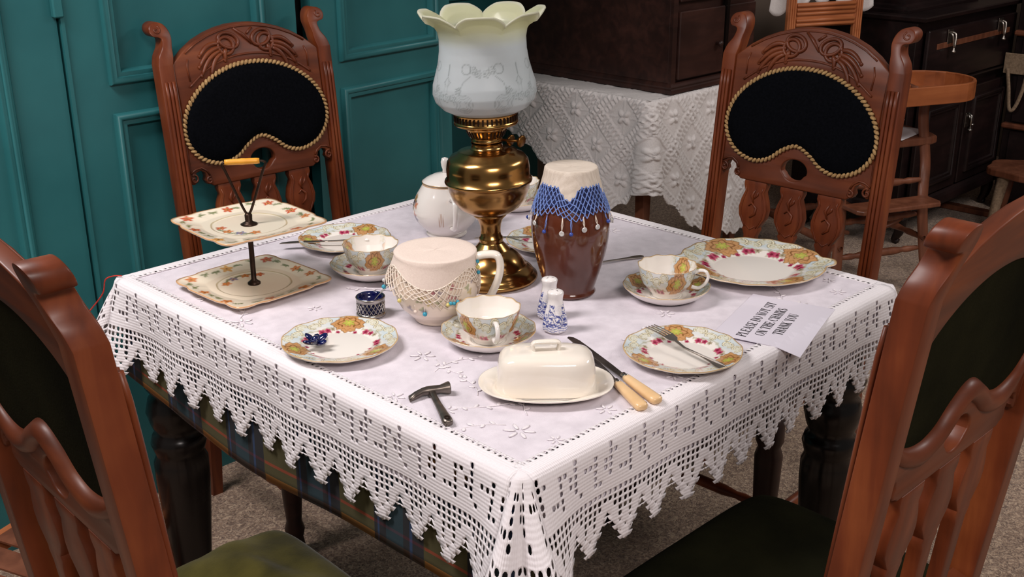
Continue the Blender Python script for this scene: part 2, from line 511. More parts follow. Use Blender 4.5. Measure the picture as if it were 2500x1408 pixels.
def panel_door(name, w, px0, px1, rows, loc, rotz, label, h=2.12, z0=0.0):
    """a leaf of width w, local x from 0 to w, front face at local y=0 looking to -y"""
    root = bpy.data.objects.new(name, None); C.objects.link(root)
    root.location = loc; root.rotation_euler = (0, 0, rotz); root['kind'] = 'structure'; root['label'] = label
    T = 0.035
    parts = [box((px0/2, T/2, (h+z0)/2), (px0, T, h-z0)), box(((px1+w)/2, T/2, (h+z0)/2), (w-px1, T, h-z0))]
    zz = [z0]
    for a, b_ in rows: zz += [a, b_]
    zz.append(h)
    for i in range(0, len(zz), 2):
        parts.append(box(((px0+px1)/2, T/2, (zz[i]+zz[i+1])/2), (px1-px0, T, zz[i+1]-zz[i])))
    obj('stiles_and_rails', join(*parts), 'teal_paint', root, smooth=False)
    for a, b_ in rows:
        obj('panel', box(((px0+px1)/2, 0.008+0.006, (a+b_)/2), (px1-px0, 0.012, b_-a)), 'teal_paint', root, smooth=False)
        autosmooth(obj('panel_moulding', moulding(px0-0.004, px1+0.004, a-0.004, b_+0.004), 'teal_paint', root), 50)
    return root

YW = 1.01
# left leaf (only its right stile shows), middle leaf, leaf standing ajar, end leaf
panel_door('door_1', 0.80, 0.11, 0.683, [(0.19, 1.95)], (-1.074, YW+0.004, 0), 0, 'teal panelled leaf at the left edge of the partition')
d2 = panel_door('door_2', 0.58, 0.092, 0.487, [(0.19, 0.932), (1.002, 1.95)], (-0.268, YW, 0), 0, 'teal panelled leaf behind the chair with the cake stand in front')
tf = obj('hinge_edge', join(box((0.002, -0.003, 1.0), (0.008, 0.008, 1.9)), box((-0.006, -0.006, 1.2), (0.022, 0.016, 0.1), 0.003)), 'teal_paint', d2, smooth=False)
panel_door('door_3', 0.49, 0.088, 0.447, [(0.19, 0.90), (0.975, 1.95)], (0.365, YW+0.012, 0), math.radians(5.5), 'teal panelled leaf standing slightly ajar behind the oil lamp')
panel_door('door_4', 0.96, 0.10, 0.80, [(0.19, 0.90), (0.975, 1.95)], (1.02, 1.79, 0), 0, 'teal panelled leaf standing back in the recess behind the lace covered table')

# ------------------------------------------------------------------ dining table and cloths
TX, TY, TZ = 0.4619, 0.504, 0.760
tab = thing('dining_table', 'dark wooden dining table with heavy turned legs under the white lace cloth', 'table')
obj('table_top', box((0, 0, TZ-0.017), (2*TX-0.012, 2*TY-0.012, 0.022), 0.004), 'ebony_wood', tab, smooth=False)
legp = [(0.0, 0.0), (0.020, 0.0), (0.024, 0.02), (0.022, 0.05), (0.028, 0.06), (0.030, 0.08), (0.026, 0.10), (0.034, 0.16), (0.046, 0.30), (0.050, 0.36), (0.050, 0.40), (0.044, 0.415), (0.047, 0.425), (0.051, 0.44), (0.047, 0.455), (0.040, 0.462), (0.047, 0.48), (0.053, 0.505), (0.047, 0.53), (0.040, 0.54), (0.050, 0.555), (0.054, 0.57), (0.046, 0.585), (0.038, 0.592), (0.044, 0.605), (0.040, 0.62), (0.030, 0.625), (0.0, 0.63)]
for lx, ly in ((-1, -1), (1, -1), (-1, 1), (1, 1)):
    px, py = (lx*0.405, ly*0.445)
    if (lx, ly) == (1, -1): px, py = 0.435, -0.425
    l_ = obj('leg', lathe(legp, 32), 'ebony_wood', tab, loc=(px, py, 0.0))
    obj('leg_block', box((0, 0, 0.675), (0.075, 0.075, 0.114), 0.004), 'ebony_wood', l_, smooth=False)
for nm, c, s in (('apron', (0, -0.43, 0.675), (0.80, 0.022, 0.11)), ('apron', (0, 0.44, 0.675), (0.80, 0.022, 0.11)), ('apron', (-0.405, 0, 0.675), (0.022, 0.86, 0.11)), ('apron', (0.42, 0, 0.675), (0.022, 0.86, 0.11))):
    obj(nm, box(c, s, 0.003), 'ebony_wood', tab, smooth=False)
# reeded lower edge of the apron on the right hand side
sr_ = join(*[tube([(-0.38, -0.435-0.006, 0.622-0.012*k), (0.41, -0.435-0.006, 0.622-0.012*k)], 0.0075, 8) for k in range(3)])
obj('reeded_edge', sr_, 'dark_wood', tab)

# --- tartan cloth under the lace
def sheet(fn, nu, nv, u0, u1, v0, v1, uvf=None):
    v, f, uv = [], [], []
    for i in range(nu+1):
        for j in range(nv+1):
            a, b_ = u0+(u1-u0)*i/nu, v0+(v1-v0)*j/nv
            v.append(fn(a, b_)); uv.append(uvf(a, b_) if uvf else (a, b_))
    for i in range(nu):
        for j in range(nv):
            k = i*(nv+1)+j
            f.append((k, k+1, k+nv+2, k+nv+1))
    return v, f, uv
def tartan_fn(y, t):
    """y along the left side of the table, t hang below the edge; past the corner the cloth wraps round"""
    drop = 0.205 + 0.012*math.sin(y*7+1.0) + 0.02*max(0.0, -y-0.1) - 0.02*max(0, y-0.3)/0.2
    tt = t*drop
    wv = 0.004+0.010*t*(0.5+0.5*math.sin(y*16))
    yc = TY-0.01
    if y <= yc:
        if y < -yc: return (-TX+0.004 - wv*0.3 + (-yc-y), -yc-0.004*t, TZ-0.006-tt)
        return (-TX+0.004-wv*0.55, y, TZ-0.006-tt)
    return (-TX+0.004-wv*0.3+(y-yc), yc+0.004+0.012*t, TZ-0.006-tt*0.98)
tart = obj('tartan_undercloth', sheet(tartan_fn, 160, 12, -TY-0.02, TY+0.42, 0, 1, lambda y, t: (y+2.034, (1-t)*0.205)), 'tartan')
tag(tart, 'dark blue and olive tartan cloth hanging below the lace on the left of the table', 'cloth')
md = tart.modifiers.new('thickness', 'SOLIDIFY'); md.thickness = 0.0015

# --- lace edged tablecloth
cloth = thing('tablecloth', 'white embroidered linen tablecloth with deep crochet lace border on the dining table', 'tablecloth', (0, 0, TZ))
def linen_z(x, y):
    return 0.0008*math.sin(9*x+4*y)+0.0006*math.sin(-11*x+17*y+1)+0.0005*math.sin(23*x+3*y)
LI = 0.026
top = sheet(lambda x, y: (x, y, linen_z(x, y)-0.0004), 60, 60, -TX+LI, TX-LI, -TY+LI, TY-LI)
obj('linen_top', top[:2], 'linen', cloth)
# linen lining under the upper part of the lace (stops short of the near corner on the left side)
def liner(pts, drop):
    v, f = [], []
    for x, y in pts: v += [(x, y, -0.0065), (x, y, -drop)]
    for i in range(len(pts)-1): f.append((2*i, 2*i+1, 2*i+3, 2*i+2))
    return v, f
e_ = 0.0035
for pts in ([(-TX-e_, TY-0.01), (-TX-e_, -0.33)], [(-TX+0.03, -TY-e_), (TX-0.01, -TY-e_)], [(TX+e_, -TY+0.01), (TX+e_, TY-0.01)], [(TX-0.01, TY+e_), (-TX+0.01, TY+e_)]):
    obj('lining', liner([(a[0], a[1]) for a in pts], 0.085), 'linen', cloth, smooth=False)

RC = 0.014
def lace_point(side, a, t):
    """side 0:-y 1:+x 2:+y 3:-x, a in 0..1 along the side, t drop below the edge (negative: on the table)"""
    (x0, y0), (x1, y1), (nx, ny) = [((-TX, -TY), (TX, -TY), (0, -1)), ((TX, -TY), (TX, TY), (1, 0)), ((TX, TY), (-TX, TY), (0, 1)), ((-TX, TY), (-TX, -TY), (-1, 0))][side]
    Lx, Ly = x1-x0, y1-y0
    ln = math.hypot(Lx, Ly)
    s = RC + a*(ln-2*RC)
    x, y = x0+Lx/ln*s, y0+Ly/ln*s
    if t < 0:
        return (x+nx*t, y+ny*t, 0.0008 + linen_z(x, y)*0.5)
    # rounded edge then hang
    q = 0.010
    if t < q*PI/2:
        an = t/q
        return (x+nx*(q*math.sin(an)-q*0.4), y+ny*(q*math.sin(an)-q*0.4), -q*(1-math.cos(an))+0.0008)
    h = t-q*PI/2
    wv = 0.004*h/0.17*math.sin(s*38+side*2)+0.003*h/0.17*math.sin(s*17+1+side) + 0.03*h
    de = min(s, ln-s)
    off = q*0.6+wv+h*0.30*math.exp(-(de/0.06)**2)
    return (x+nx*off, y+ny*off, -q-h)

def lace_corner(ci, a, t):
    """ci: corner after side ci; a 0..1 round the corner"""
    sx, sy = [(1, -1), (1, 1), (-1, 1), (-1, -1)][ci]
    p0, p1 = Vector(lace_point(ci, 1.0, t)), Vector(lace_point((ci+1) % 4, 0.0, t))
    if t <= 0:
        q0, q1 = Vector(lace_point(ci, 1.0, 0)), Vector(lace_point((ci+1) % 4, 0.0, 0))
        dg = Vector((sx, sy, 0)).normalized()
        k = min(1.0, -t/0.031)
        rim = q0*(1-a)+q1*a+dg*(0.007*math.sin(PI*a))
        return tuple(rim*(1-k)+Vector((sx*(TX-RC-0.017), sy*(TY-RC-0.017), 0.0008))*k)
    n0, n1 = [((0, -1), (1, 0)), ((1, 0), (0, 1)), ((0, 1), (-1, 0)), ((-1, 0), (0, -1))][ci]
    dr = (Vector((*n0, 0))*math.cos(a*PI/2)+Vector((*n1, 0))*math.sin(a*PI/2))
    p = p0*(1-a)+p1*a + dr*(0.004*math.sin(PI*a))
    h = max(t-0.016, 0.0)
    p += dr*(h*0.42*abs(math.sin(2*PI*a))**1.3 + h*0.16*math.sin(PI*a))
    st = 1.0+0.34*math.sin(PI*a)**1.5
    return (p.x, p.y, p.z*(1+(st-1)*min(1, h/0.05)))

def lace_strip(pf, ncol, cell, per=7, corner=False):
    """cells of filet crochet: solid, open (a real hole) or hem stitch; pf(a, t) gives points"""
    v, f, uv = [], [], []
    TOP = -3
    NROW = 18
    def put(c, r):
        jx = 0.0
        a = c/ncol; t = r*cell
        v.append(pf(min(max(a, 0), 1), t)); uv.append((c, r))
        return len(v)-1
    grid = {}
    def gp(c, r):
        if (c, r) not in grid: grid[(c, r)] = put(c, r)
        return grid[(c, r)]
    for c in range(ncol):
        j = c % per
        for r in range(TOP, NROW):
            bl, br = 11.4+6.0*(1-abs(j-3.5)/3.5), 11.4+6.0*(1-abs(j+1-3.5)/3.5)
            if r >= max(bl, br)-0.02: continue
            if r == TOP: typ = 'X'
            elif r < 0: typ = 'S'
            elif r < 8:
                big = (c//per) % 2
                op = (j == 0 and 1 <= r <= 5) or (j == 4 and 2 <= r <= 6) or (j in (2, 3) and r == (3 if big else 5)) or (j in (1, 5) and r == (6 if big else 2)) or (j == 6 and r in (3, 4))
                typ = 'O' if op else 'S'
            elif r in (8, 9): typ = 'O'
            elif r == 10: typ = 'O' if 1 <= j <= 5 else 'S'
            elif r == 11: typ = 'O' if 2 <= j <= 4 else 'S'
            elif r == 12: typ = 'O' if j in (2, 4) else 'S'
            elif r in (13, 14): typ = 'D' if j in (2, 4) or (j == 3 and r == 14) else 'S'
            else: typ = 'S'
            A, B, D, E_ = gp(c, r), gp(c+1, r), gp(c+1, r+1), gp(c, r+1)
            if r+1 > min(bl, br):
                lo_l, lo_r = min(r+1, bl), min(r+1, br)
                E2 = E_ if lo_l >= r+1 else (put(c, lo_l) if lo_l > r else A)
                D2 = D if lo_r >= r+1 else (put(c+1, lo_r) if lo_r > r else B)
                cm = put(c+0.5, (max(lo_l, r)+max(lo_r, r))/2+0.30)
                pl = [A] + ([E2] if E2 != A else []) + [cm] + ([D2] if D2 != B else []) + [B]
                f.append(tuple(pl))
                continue
            if typ == 'S':
                f.append((A, E_, D, B))
                continue
            hx, hy = {'O': (0.33, 0.37), 'X': (0.26, 0.36), 'D': (0.2, 0.18)}[typ]
            hx *= 0.85+0.3*rng.random(); hy *= 0.85+0.25*rng.random()
            ox, oy = (rng.random()-0.5)*0.14, (rng.random()-0.5)*0.12
            sk = 0.0
            if typ == 'X': sk = 0.30 if c % 2 else -0.30
            ring = []
            for k in range(8):
                an = PI/8+k*PI/4
                cx, cy_ = math.cos(an)*hx*1.08, math.sin(an)*hy*1.08
                ring.append(put(c+0.5+ox+cx+sk*cy_, r+0.5+oy-cy_))
            # ring order: counterclockwise from right-top; corners: B(top right) A(top left) E_(bottom left) D(bottom right)
            f += [(B, ring[1], ring[0]), (B, A, ring[2], ring[1]), (A, ring[3], ring[2]), (A, E_, ring[4], ring[3]), (E_, ring[5], ring[4]), (E_, D, ring[6], ring[5]), (D, ring[7], ring[6]), (D, B, ring[0], ring[7])]
    return v, f, uv

for side in range(4):
    nc = 91 if side in (0, 2) else 98
    cell = (2*(TX if side in (0, 2) else TY)-2*RC)/nc
    o = obj('lace_border', lace_strip(lambda a, t, s_=side: lace_point(s_, a, t), nc, cell), 'crochet', cloth)
    md = o.modifiers.new('thickness', 'SOLIDIFY'); md.thickness = 0.0016; md.offset = 0
    o = obj('lace_corner', lace_strip(lambda a, t, s_=side: lace_corner(s_, a, t), 14, cell, corner=True), 'crochet', cloth)
    md = o.modifiers.new('thickness', 'SOLIDIFY'); md.thickness = 0.0016; md.offset = 0

# white on white embroidery: sprays of petals, leaves and stems
def petal(x, y, an, l, w):
    v, f = ball((0, 0, 0), 1.0, 8, 4, (l/2, w/2, 0.0009))
    c, s = math.cos(an), math.sin(an)
    cx, cy_ = x+c*l/2, y+s*l/2
    return [(cx+c*q[0]-s*q[1], cy_+s*q[0]+c*q[1], q[2]+0.0006+linen_z(cx, cy_)) for q in v], f
emb = []
def flower(x, y, r, n=6, ph=0.0):
    for k in range(n): emb.append(petal(x+0.2*r*math.cos(ph+2*PI*k/n), y+0.2*r*math.sin(ph+2*PI*k/n), ph+2*PI*k/n, r*0.8, r*0.26))
def spray(x, y, an, n, step, bend):
    cx, cy_, a = x, y, an
    path = [(cx, cy_, 0.0006)]
    for k in range(n):
        cx += step*math.cos(a); cy_ += step*math.sin(a); a += bend
        path.append((cx, cy_, 0.0006))
        sd = 1 if k % 2 else -1
        emb.append(petal(cx, cy_, a+sd*0.9, 0.011, 0.0055))
    emb.append(tube(path, 0.0008, 5))
for x, y, r, ph in ((-0.305, -0.145, 0.020, 0.2), (-0.375, -0.415, 0.022, 0.1), (-0.40, -0.305, 0.014, 0.5), (-0.425, -0.225, 0.016, 0), (-0.36, -0.465, 0.012, 0.3), (-0.25, -0.455, 0.015, 0.1), (-0.10, -0.455, 0.015, 0.7), (-0.42, 0.02, 0.015, 0.2), (-0.42, 0.16, 0.02, 0), (-0.40, 0.30, 0.016, 0.4), (-0.15, 0.08, 0.018, 0.1), (-0.20, 0.12, 0.014, 0.6), (0.26, -0.43, 0.022, 0.2), (0.36, -0.45, 0.014, 0.1), (0.40, -0.41, 0.012, 0.5), (0.08, -0.30, 0.016, 0.2), (-0.04, -0.33, 0.018, 0.0), (0.20, -0.02, 0.018, 0.4), (0.36, 0.05, 0.02, 0.2), (-0.30, 0.13, 0.013, 0.1)):
    flower(x, y, r, 6, ph)
for a in ((-0.39, -0.30, -0.9, 6, 0.016, 0.12), (-0.335, -0.39, 1.0, 7, 0.015, -0.16), (-0.375, -0.39, 2.2, 5, 0.014, 0.2), (-0.33, -0.20, 0.4, 6, 0.014, -0.2), (-0.30, -0.17, -2.0, 5, 0.014, 0.16), (-0.34, -0.30, 0.8, 5, 0.013, 0.2), (0.24, -0.41, 0.3, 6, 0.015, 0.15), (0.28, -0.44, 2.4, 5, 0.015, -0.15), (-0.05, -0.35, 0.2, 5, 0.014, 0.2), (-0.16, 0.10, 2.0, 5, 0.015, 0.1), (-0.41, 0.18, 0.7, 5, 0.014, 0.15), (0.36, 0.08, 1.2, 5, 0.015, -0.1)):
    spray(*a)
eo = obj('embroidery', join(*emb), 'embroidery', cloth)
eo['kind'] = 'stuff'

# ------------------------------------------------------------------ carved dining chairs
LEAN = 0.105
HW, SWD = 0.217, 0.034
def YB(z):
    """set-back of the chair back at height z: straight rake, crest rolled backwards"""
    return LEAN*(z-0.46)+0.82*max(0.0, z-0.95)**2
def ZB(z): return z-0.26*max(0.0, z-0.95)**2
PADH = [(0, 1.032), (0.05, 1.027), (0.10, 1.009), (0.145, 0.978), (0.175, 0.940), (0.187, 0.900), (0.183, 0.866), (0.165, 0.837), (0.138, 0.818), (0.100, 0.809), (0.062, 0.819), (0.032, 0.842), (0, 0.856)]
PAD = PADH + [(-x, z) for x, z in PADH[-2:0:-1]]
padc = [(p.x, p.y) for p in spline([(x, z, 0) for x, z in PAD], 5, True)]

def backplane(p, y0=0.0):
    """mesh built in x/y (= width/height) with thickness z -> chair local coordinates, leaned back"""
    return [(q[0], -q[2]+y0+YB(q[1]), ZB(q[1])) for q in p[0]], p[1]

def inset(pts, d):
    n = len(pts); out = []
    for i in range(n):
        a, b_ = Vector(pts[i-1]), Vector(pts[(i+1) % n])
        t = (b_-a).normalized()
        nrm = Vector((-t.y, t.x))
        out.append((pts[i][0]+nrm.x*d, pts[i][1]+nrm.y*d))
    return out
area2 = sum(padc[i-1][0]*padc[i][1]-padc[i][0]*padc[i-1][1] for i in range(len(padc)))
SGN = 1 if area2 > 0 else -1     # so that inset(+) shrinks

def mirror(pts): return [(-x, z) for x, z in reversed(pts)]
EAR = [(0.183, 1.040), (0.1785, 1.058), (0.1765, 1.078), (0.1725, 1.100), (0.176, 1.119), (0.186, 1.132), (0.201, 1.1355), (0.2145, 1.129), (0.2185, 1.116), (0.2125, 1.1045), (0.201, 1.1015), (0.1955, 1.0955), (0.1995, 1.078), (0.211, 1.060), (0.217, 1.040)]
ear = [(p.x, p.y) for p in spline([(x, z, 0) for x, z in EAR], 4)]
stile_out = [(0.183, 0.455)] + ear + [(0.217, 0.455)]
BOT = [(0.1835, 0.800), (0.1835, 0.776), (0.192, 0.778), (0.194, 0.788), (0.189, 0.796)]
half = [(0, 1.116), (0.03, 1.1145), (0.06, 1.109), (0.09, 1.100), (0.12, 1.087), (0.15, 1.068), (0.170, 1.051), (0.1835, 1.040), (0.1835, 0.782), (0.180, 0.776), (0.174, 0.776), (0.170, 0.783), (0.173, 0.790), (0.168, 0.801), (0.158, 0.804), (0.148, 0.798), (0.145, 0.788), (0.148, 0.780), (0.144, 0.772), (0.136, 0.770), (0.131, 0.766), (0, 0.766)]
panel_out = half + [(-x, z) for x, z in half[-2:0:-1]]
hole = [(0.032*math.cos(t), 0.806+0.024*math.sin(t)) for t in [2*PI*k/28 for k in range(28)]]
hole = [(x*(1.0 if z > 0.8 else 0.86), z) for x, z in hole]
SPL = [(0.028, 0.768), (0.029, 0.755), (0.024, 0.742), (0.032, 0.722), (0.0365, 0.702), (0.034, 0.684), (0.024, 0.668), (0.019, 0.660), (0.021, 0.654), (0.015, 0.640), (0.014, 0.600), (0.013, 0.540), (0.015, 0.522), (0.024, 0.508), (0.026, 0.500)]
spl = SPL + [(-x, z) for x, z in reversed(SPL)]

def make_chair(name, label, seat_mat, backmat):
    t = thing(name, label, 'chair', group='carved dining chairs round the table')
    for s in (1, -1):
        so = stile_out if s > 0 else mirror(stile_out)
        st = autosmooth(obj('stile', backplane(shape2d([so], 0.036, 0.0025)), 'chair_wood', t), 40)
        rd = join(*[tube([(s*(0.200+k), YB(z)-0.0175, ZB(z)) for z in (0.50, 0.75, 0.93, 0.97, 1.005)], 0.0042, 8) for k in (-0.0085, 0.0, 0.0085)])
        obj('reeding', rd, 'chair_wood', st)
        bs = [tube([(s*(x+0.0), YB(z)-0.0175, ZB(z)) for x, z in spiral], 0.0022, 6) for spiral in ([(0.203+0.010*(1-k/14)*math.cos(2.0+k*0.55), 1.118+0.010*(1-k/14)*math.sin(2.0+k*0.55)) for k in range(13)],)]
        obj('scroll_carving', join(*bs), 'chair_wood', st)
        lg = []
        for z, w_ in ((0.455, 0.034), (0.40, 0.034), (0.2, 0.030), (0.0, 0.026)): lg.append((z, w_))
        v, f = [], []
        for z, w_ in lg:
            yo = 0.10*(0.455-z)**1.4
            v += [(s*0.200-w_/2, yo-w_/2, z), (s*0.200+w_/2, yo-w_/2, z), (s*0.200+w_/2, yo+w_/2, z), (s*0.200-w_/2, yo+w_/2, z)]
        for i in range(3):
            for j in range(4): f.append((i*4+j, i*4+(j+1) % 4, i*4+4+(j+1) % 4, i*4+4+j))
        f += [(0, 1, 2, 3), (12, 13, 14, 15)]
        autosmooth(obj('leg', (v, f), 'chair_wood', t), 30)
        fl_ = [(0.024, 0.0), (0.026, 0.03), (0.022, 0.05), (0.028, 0.07), (0.021, 0.09), (0.026, 0.14), (0.033, 0.25), (0.036, 0.32), (0.028, 0.34), (0.036, 0.355), (0.034, 0.42)]
        obj('leg', lathe([(0.0, 0.0)]+[(0.8*r, z) for r, z in fl_]+[(0.0, 0.42)], 20), 'dark_wood', t, loc=(s*0.198, -0.335, 0))
    pan = autosmooth(obj('back_panel', backplane(shape2d([panel_out, hole, inset(padc, 0.004*SGN)], 0.022, 0.003, 2), -0.002), 'chair_wood_cross', t), 40)
    # carving on the arch: border fillet, two ribbon loops, crossed strap, leaf fronds
    def on(x, z, h=0.0): return (x, YB(z)-0.0135-h, ZB(z))
    cv = []
    arc = [(x, z-0.007) for x, z in half[:6]]
    arc = [(-x, z) for x, z in reversed(arc[1:])]+arc
    cv.append(tube([on(x, z) for x, z in arc], 0.0022, 6))
    arc2 = [(-0.150, 1.000), (-0.152, 1.03), (-0.147, 1.048)]
    cv.append(tube([on(x, z) for x, z in arc2], 0.0018, 6)); cv.append(tube([on(-x, z) for x, z in arc2], 0.0018, 6))
    inner = [(x*1.06, 0.856+(z-0.856)*1.075) for x, z in PADH[:4]]
    inner = [(-x, z) for x, z in reversed(inner[1:])]+inner
    cv.append(tube([on(p.x, p.y) for p in spline([(x, z, 0) for x, z in inner], 5)], 0.0026, 6))
    for s in (1, -1):
        for rx, rz, cx, cz, ti in ((0.024, 0.017, 0.041, 1.079, 0.35), (0.019, 0.019, 0.050, 1.068, -0.2)):
            pts = []
            for k in range(25):
                a = 2*PI*k/24
                x, z = rx*math.cos(a), rz*math.sin(a)
                pts.append(on(s*(cx+x*math.cos(ti)-z*math.sin(ti)), cz+x*math.sin(ti)+z*math.cos(ti), 0.001))
            cv.append(tube(pts[:-1], 0.0042, 6, closed=True))
        for dx, dz, ln, bend in ((0.062, 1.066, 0.072, -0.40), (0.066, 1.058, 0.074, -0.62), (0.064, 1.052, 0.058, -0.86), (0.066, 1.074, 0.056, -0.22), (0.05, 1.058, 0.024, -1.25)):
            pts, rr = [], []
            for k in range(9):
                q = k/8
                an = bend-0.5*q*q+0.25*q
                pts.append(on(s*(dx+ln*q*math.cos(bend*0.8-0.25*q)), dz+ln*q*math.sin(bend*0.8-0.25*q)+0.006*math.sin(q*PI), 0.001)); rr.append(0.0026+0.0032*math.sin(PI*(0.15+0.8*q)))
            cv.append(tube(pts, rr, 6))
            cv.append(ball(pts[-1], 0.0045, 8, 5, (1, 0.6, 1)))
    cv.append(tube([on(-0.022, 1.105), on(-0.004, 1.090, 0.001), on(0.016, 1.066)], [0.003, 0.0045, 0.003], 6))
    cv.append(tube([on(0.024, 1.103), on(0.008, 1.090, 0.001)], 0.003, 6))
    for s in (1, -1):
        for cx, cz, rr_, sg in ((0.176, 0.788, 0.011, 1), (0.139, 0.780, 0.009, -1)):
            cv.append(tube([on(s*(cx+sg*rr_*(1-k/18)*math.cos(1.2+k*0.5)), cz+rr_*(1-k/18)*math.sin(1.2+k*0.5)) for k in range(16)], 0.0024, 6))
        cv.append(tube([on(s*x, z) for x, z in ((0.182, 0.802), (0.170, 0.809), (0.156, 0.811), (0.144, 0.803), (0.138, 0.792))], 0.0024, 6))
    obj('carving', join(*cv), 'chair_wood_cross', pan)['kind'] = 'stuff'
    # front pad and its braid
    n = len(padc)
    v, f = [], []
    cen = (0.0, 0.93)
    rings = [(1.0, 0.010), (0.985, 0.0155), (0.93, 0.020), (0.7, 0.024), (0.35, 0.026)]
    base = inset(padc, 0.006*SGN)
    for k, h in rings:
        for x, z in base:
            # shrink towards a mid line so that the kidney keeps its shape
            mz = 0.93 if abs(x) < 0.05 else 0.915
            mx_ = max(-0.10, min(0.10, x))*0.85
            v.append((mx_+(x-mx_)*k, YB(mz+(z-mz)*k)-h, ZB(mz+(z-mz)*k)))
    for i in range(len(rings)-1):
        for j in range(n): f.append((i*n+j, i*n+(j+1) % n, (i+1)*n+(j+1) % n, (i+1)*n+j))
    f.append(tuple((len(rings)-1)*n+j for j in range(n)))
    pd = obj('front_pad', (v, f), 'black_felt', t)
    mid = [Vector((x, z)) for x, z in inset(padc, 0.005*SGN)]
    L_ = [0.0]
    for i in range(n): L_.append(L_[-1]+(mid[(i+1) % n]-mid[i]).length)
    lumps, N = [], 96
    for k in range(N):
        d = L_[-1]*k/N
        i = max(q for q in range(n) if L_[q] <= d)
        u_ = (d-L_[i])/max(L_[i+1]-L_[i], 1e-6)
        p = mid[i].lerp(mid[(i+1) % n], u_)
        tg = mid[(i+1) % n]-mid[i]
        an = math.atan2(tg.y, tg.x)+0.75
        b0 = ball((0, 0, 0), 1, 8, 5, (0.0078, 0.0040, 0.0045))
        vv = []
        for q in b0[0]:
            X = q[0]*math.cos(an)-q[1]*math.sin(an); Z_ = q[0]*math.sin(an)+q[1]*math.cos(an)
            vv.append((p.x+X, YB(p.y+Z_)-0.016-q[2], ZB(p.y+Z_)))
        lumps.append((vv, b0[1]))
    obj('braid', join(*lumps), 'braid', pd, label='tan twisted braid edging')
    # rear of the pad: cloth set into the opening
    rear = [(x, YB(z)+0.004, z) for x, z in inset(padc, 0.002*SGN)]
    cz = (0, YB(0.93)+0.004, 0.93)
    bk = shape2d([inset(padc, 0.003*SGN)], 0.004)
    obj('rear_pad', backplane(bk, 0.003), backmat, t, smooth=False)
    low = [p for p in padc if p[1] < 0.875]
    low = sorted(low, key=lambda p: p[0])
    pts = [(x, YB(z)+0.006, z+0.010) for x, z in inset(padc, -0.001*SGN) if z < 0.868]
    i0 = min(range(len(pts)), key=lambda i: pts[i][0]-0.0)
    pts = sorted(pts, key=lambda p: math.atan2(p[0], 1.4-p[2]))
    rr = [0.0145*min(1, 0.35+1.4*min(i, len(pts)-1-i)/len(pts)*2) for i in range(len(pts))]
    obj('rear_roll', tube(pts, rr, 8), 'chair_wood_cross', pan)
    for dx in (-0.092, 0.0, 0.092):
        sp = autosmooth(obj('splat', backplane(shape2d([[(x+dx, z) for x, z in spl]], 0.020, 0.0025), 0.0), 'chair_wood', t), 40)
        def os_(x, z): return (dx+x, YB(z)-0.0105, z)
        c2 = []
        edge = [(x*0.78, z) for x, z in SPL[1:8]]
        for s in (1, -1): c2.append(tube([os_(s*x, z) for x, z in edge], 0.0014, 5))
        c2.append(tube([os_(*p) for p in ((-0.004, 0.682), (0.008, 0.692), (0.010, 0.706), (-0.002, 0.716), (-0.010, 0.708))], [0.002, 0.0032, 0.0036, 0.003, 0.0016], 6))
        c2.append(tube([os_(*p) for p in ((0.002, 0.716), (-0.004, 0.732), (0.004, 0.748))], [0.0015, 0.004, 0.0012], 6))
        c2.append(tube([os_(*p) for p in ((0.0, 0.724), (0.010, 0.736), (0.012, 0.744))], [0.001, 0.003, 0.001], 6))
        c2.append(tube([os_(*p) for p in ((-0.012, 0.664), (0.0, 0.655), (0.012, 0.664))], 0.0016, 5))
        obj('carving', join(*c2), 'chair_wood', sp)['kind'] = 'stuff'
    v, f = box((0, 0.002, 0.492), (0.366, 0.030, 0.030), 0.003)
    obj('lower_rail', ([(q[0], q[1]+YB(q[2]), q[2]-(0.006 if q[1] > 0.005 and q[2] > 0.5 else 0)) for q in v], f), 'chair_wood_cross', t, smooth=False)
    # seat: frame rails and stuffed cushion
    for c, s_ in (((0, -0.340, 0.427), (0.36, 0.024, 0.05)), ((0, 0.0, 0.427), (0.366, 0.024, 0.05)), ((0.200, -0.17, 0.427), (0.024, 0.316, 0.05)), ((-0.200, -0.17, 0.427), (0.024, 0.316, 0.05))):
        obj('seat_rail', box(c, s_, 0.003), 'chair_wood_cross', t, smooth=False)
    nx_, ny_ = 40, 40
    def seat_pt(u_, w_):
        a, b_ = 2*u_-1, 2*w_-1
        hw = 0.222 + 0.010*(1-w_)
        e4 = (1-abs(a)**5)*(1-abs(b_)**5)
        z = 0.452 + 0.048*max(e4, 0)**0.45
        if seat_mat == 'green_velvet':
            z += 0.007*e4*math.sin(16*w_+5*u_+2*math.sin(5*u_))+0.005*e4*abs(math.sin(14*w_-9*u_))+0.003*e4*math.sin(31*w_+6*u_)
        x = a*hw*(1-0.012*b_**4); y = -0.175+b_*0.185*(1-0.02*a**4)
        return (x, y, z)
    v = [seat_pt(i/nx_, j/ny_) for i in range(nx_+1) for j in range(ny_+1)]
    f = [(i*(ny_+1)+j, (i+1)*(ny_+1)+j, (i+1)*(ny_+1)+j+1, i*(ny_+1)+j+1) for i in range(nx_) for j in range(ny_)]
    bt = box((0, -0.175, 0.4535), (0.43, 0.355, 0.003))
    obj('seat', join((v, f), bt), seat_mat, t)
    # turned stretchers between the legs
    tp = [(0.006, -0.185), (0.010, -0.15), (0.008, -0.13), (0.012, -0.10), (0.012, 0.10), (0.008, 0.13), (0.010, 0.15), (0.006, 0.185)]
    for s in (1, -1):
        obj('stretcher', xf(lathe(tp, 12), (s*0.198, -0.165, 0.16), (PI/2, 0, 0), (1, 1, 0.9)), 'chair_wood', t)
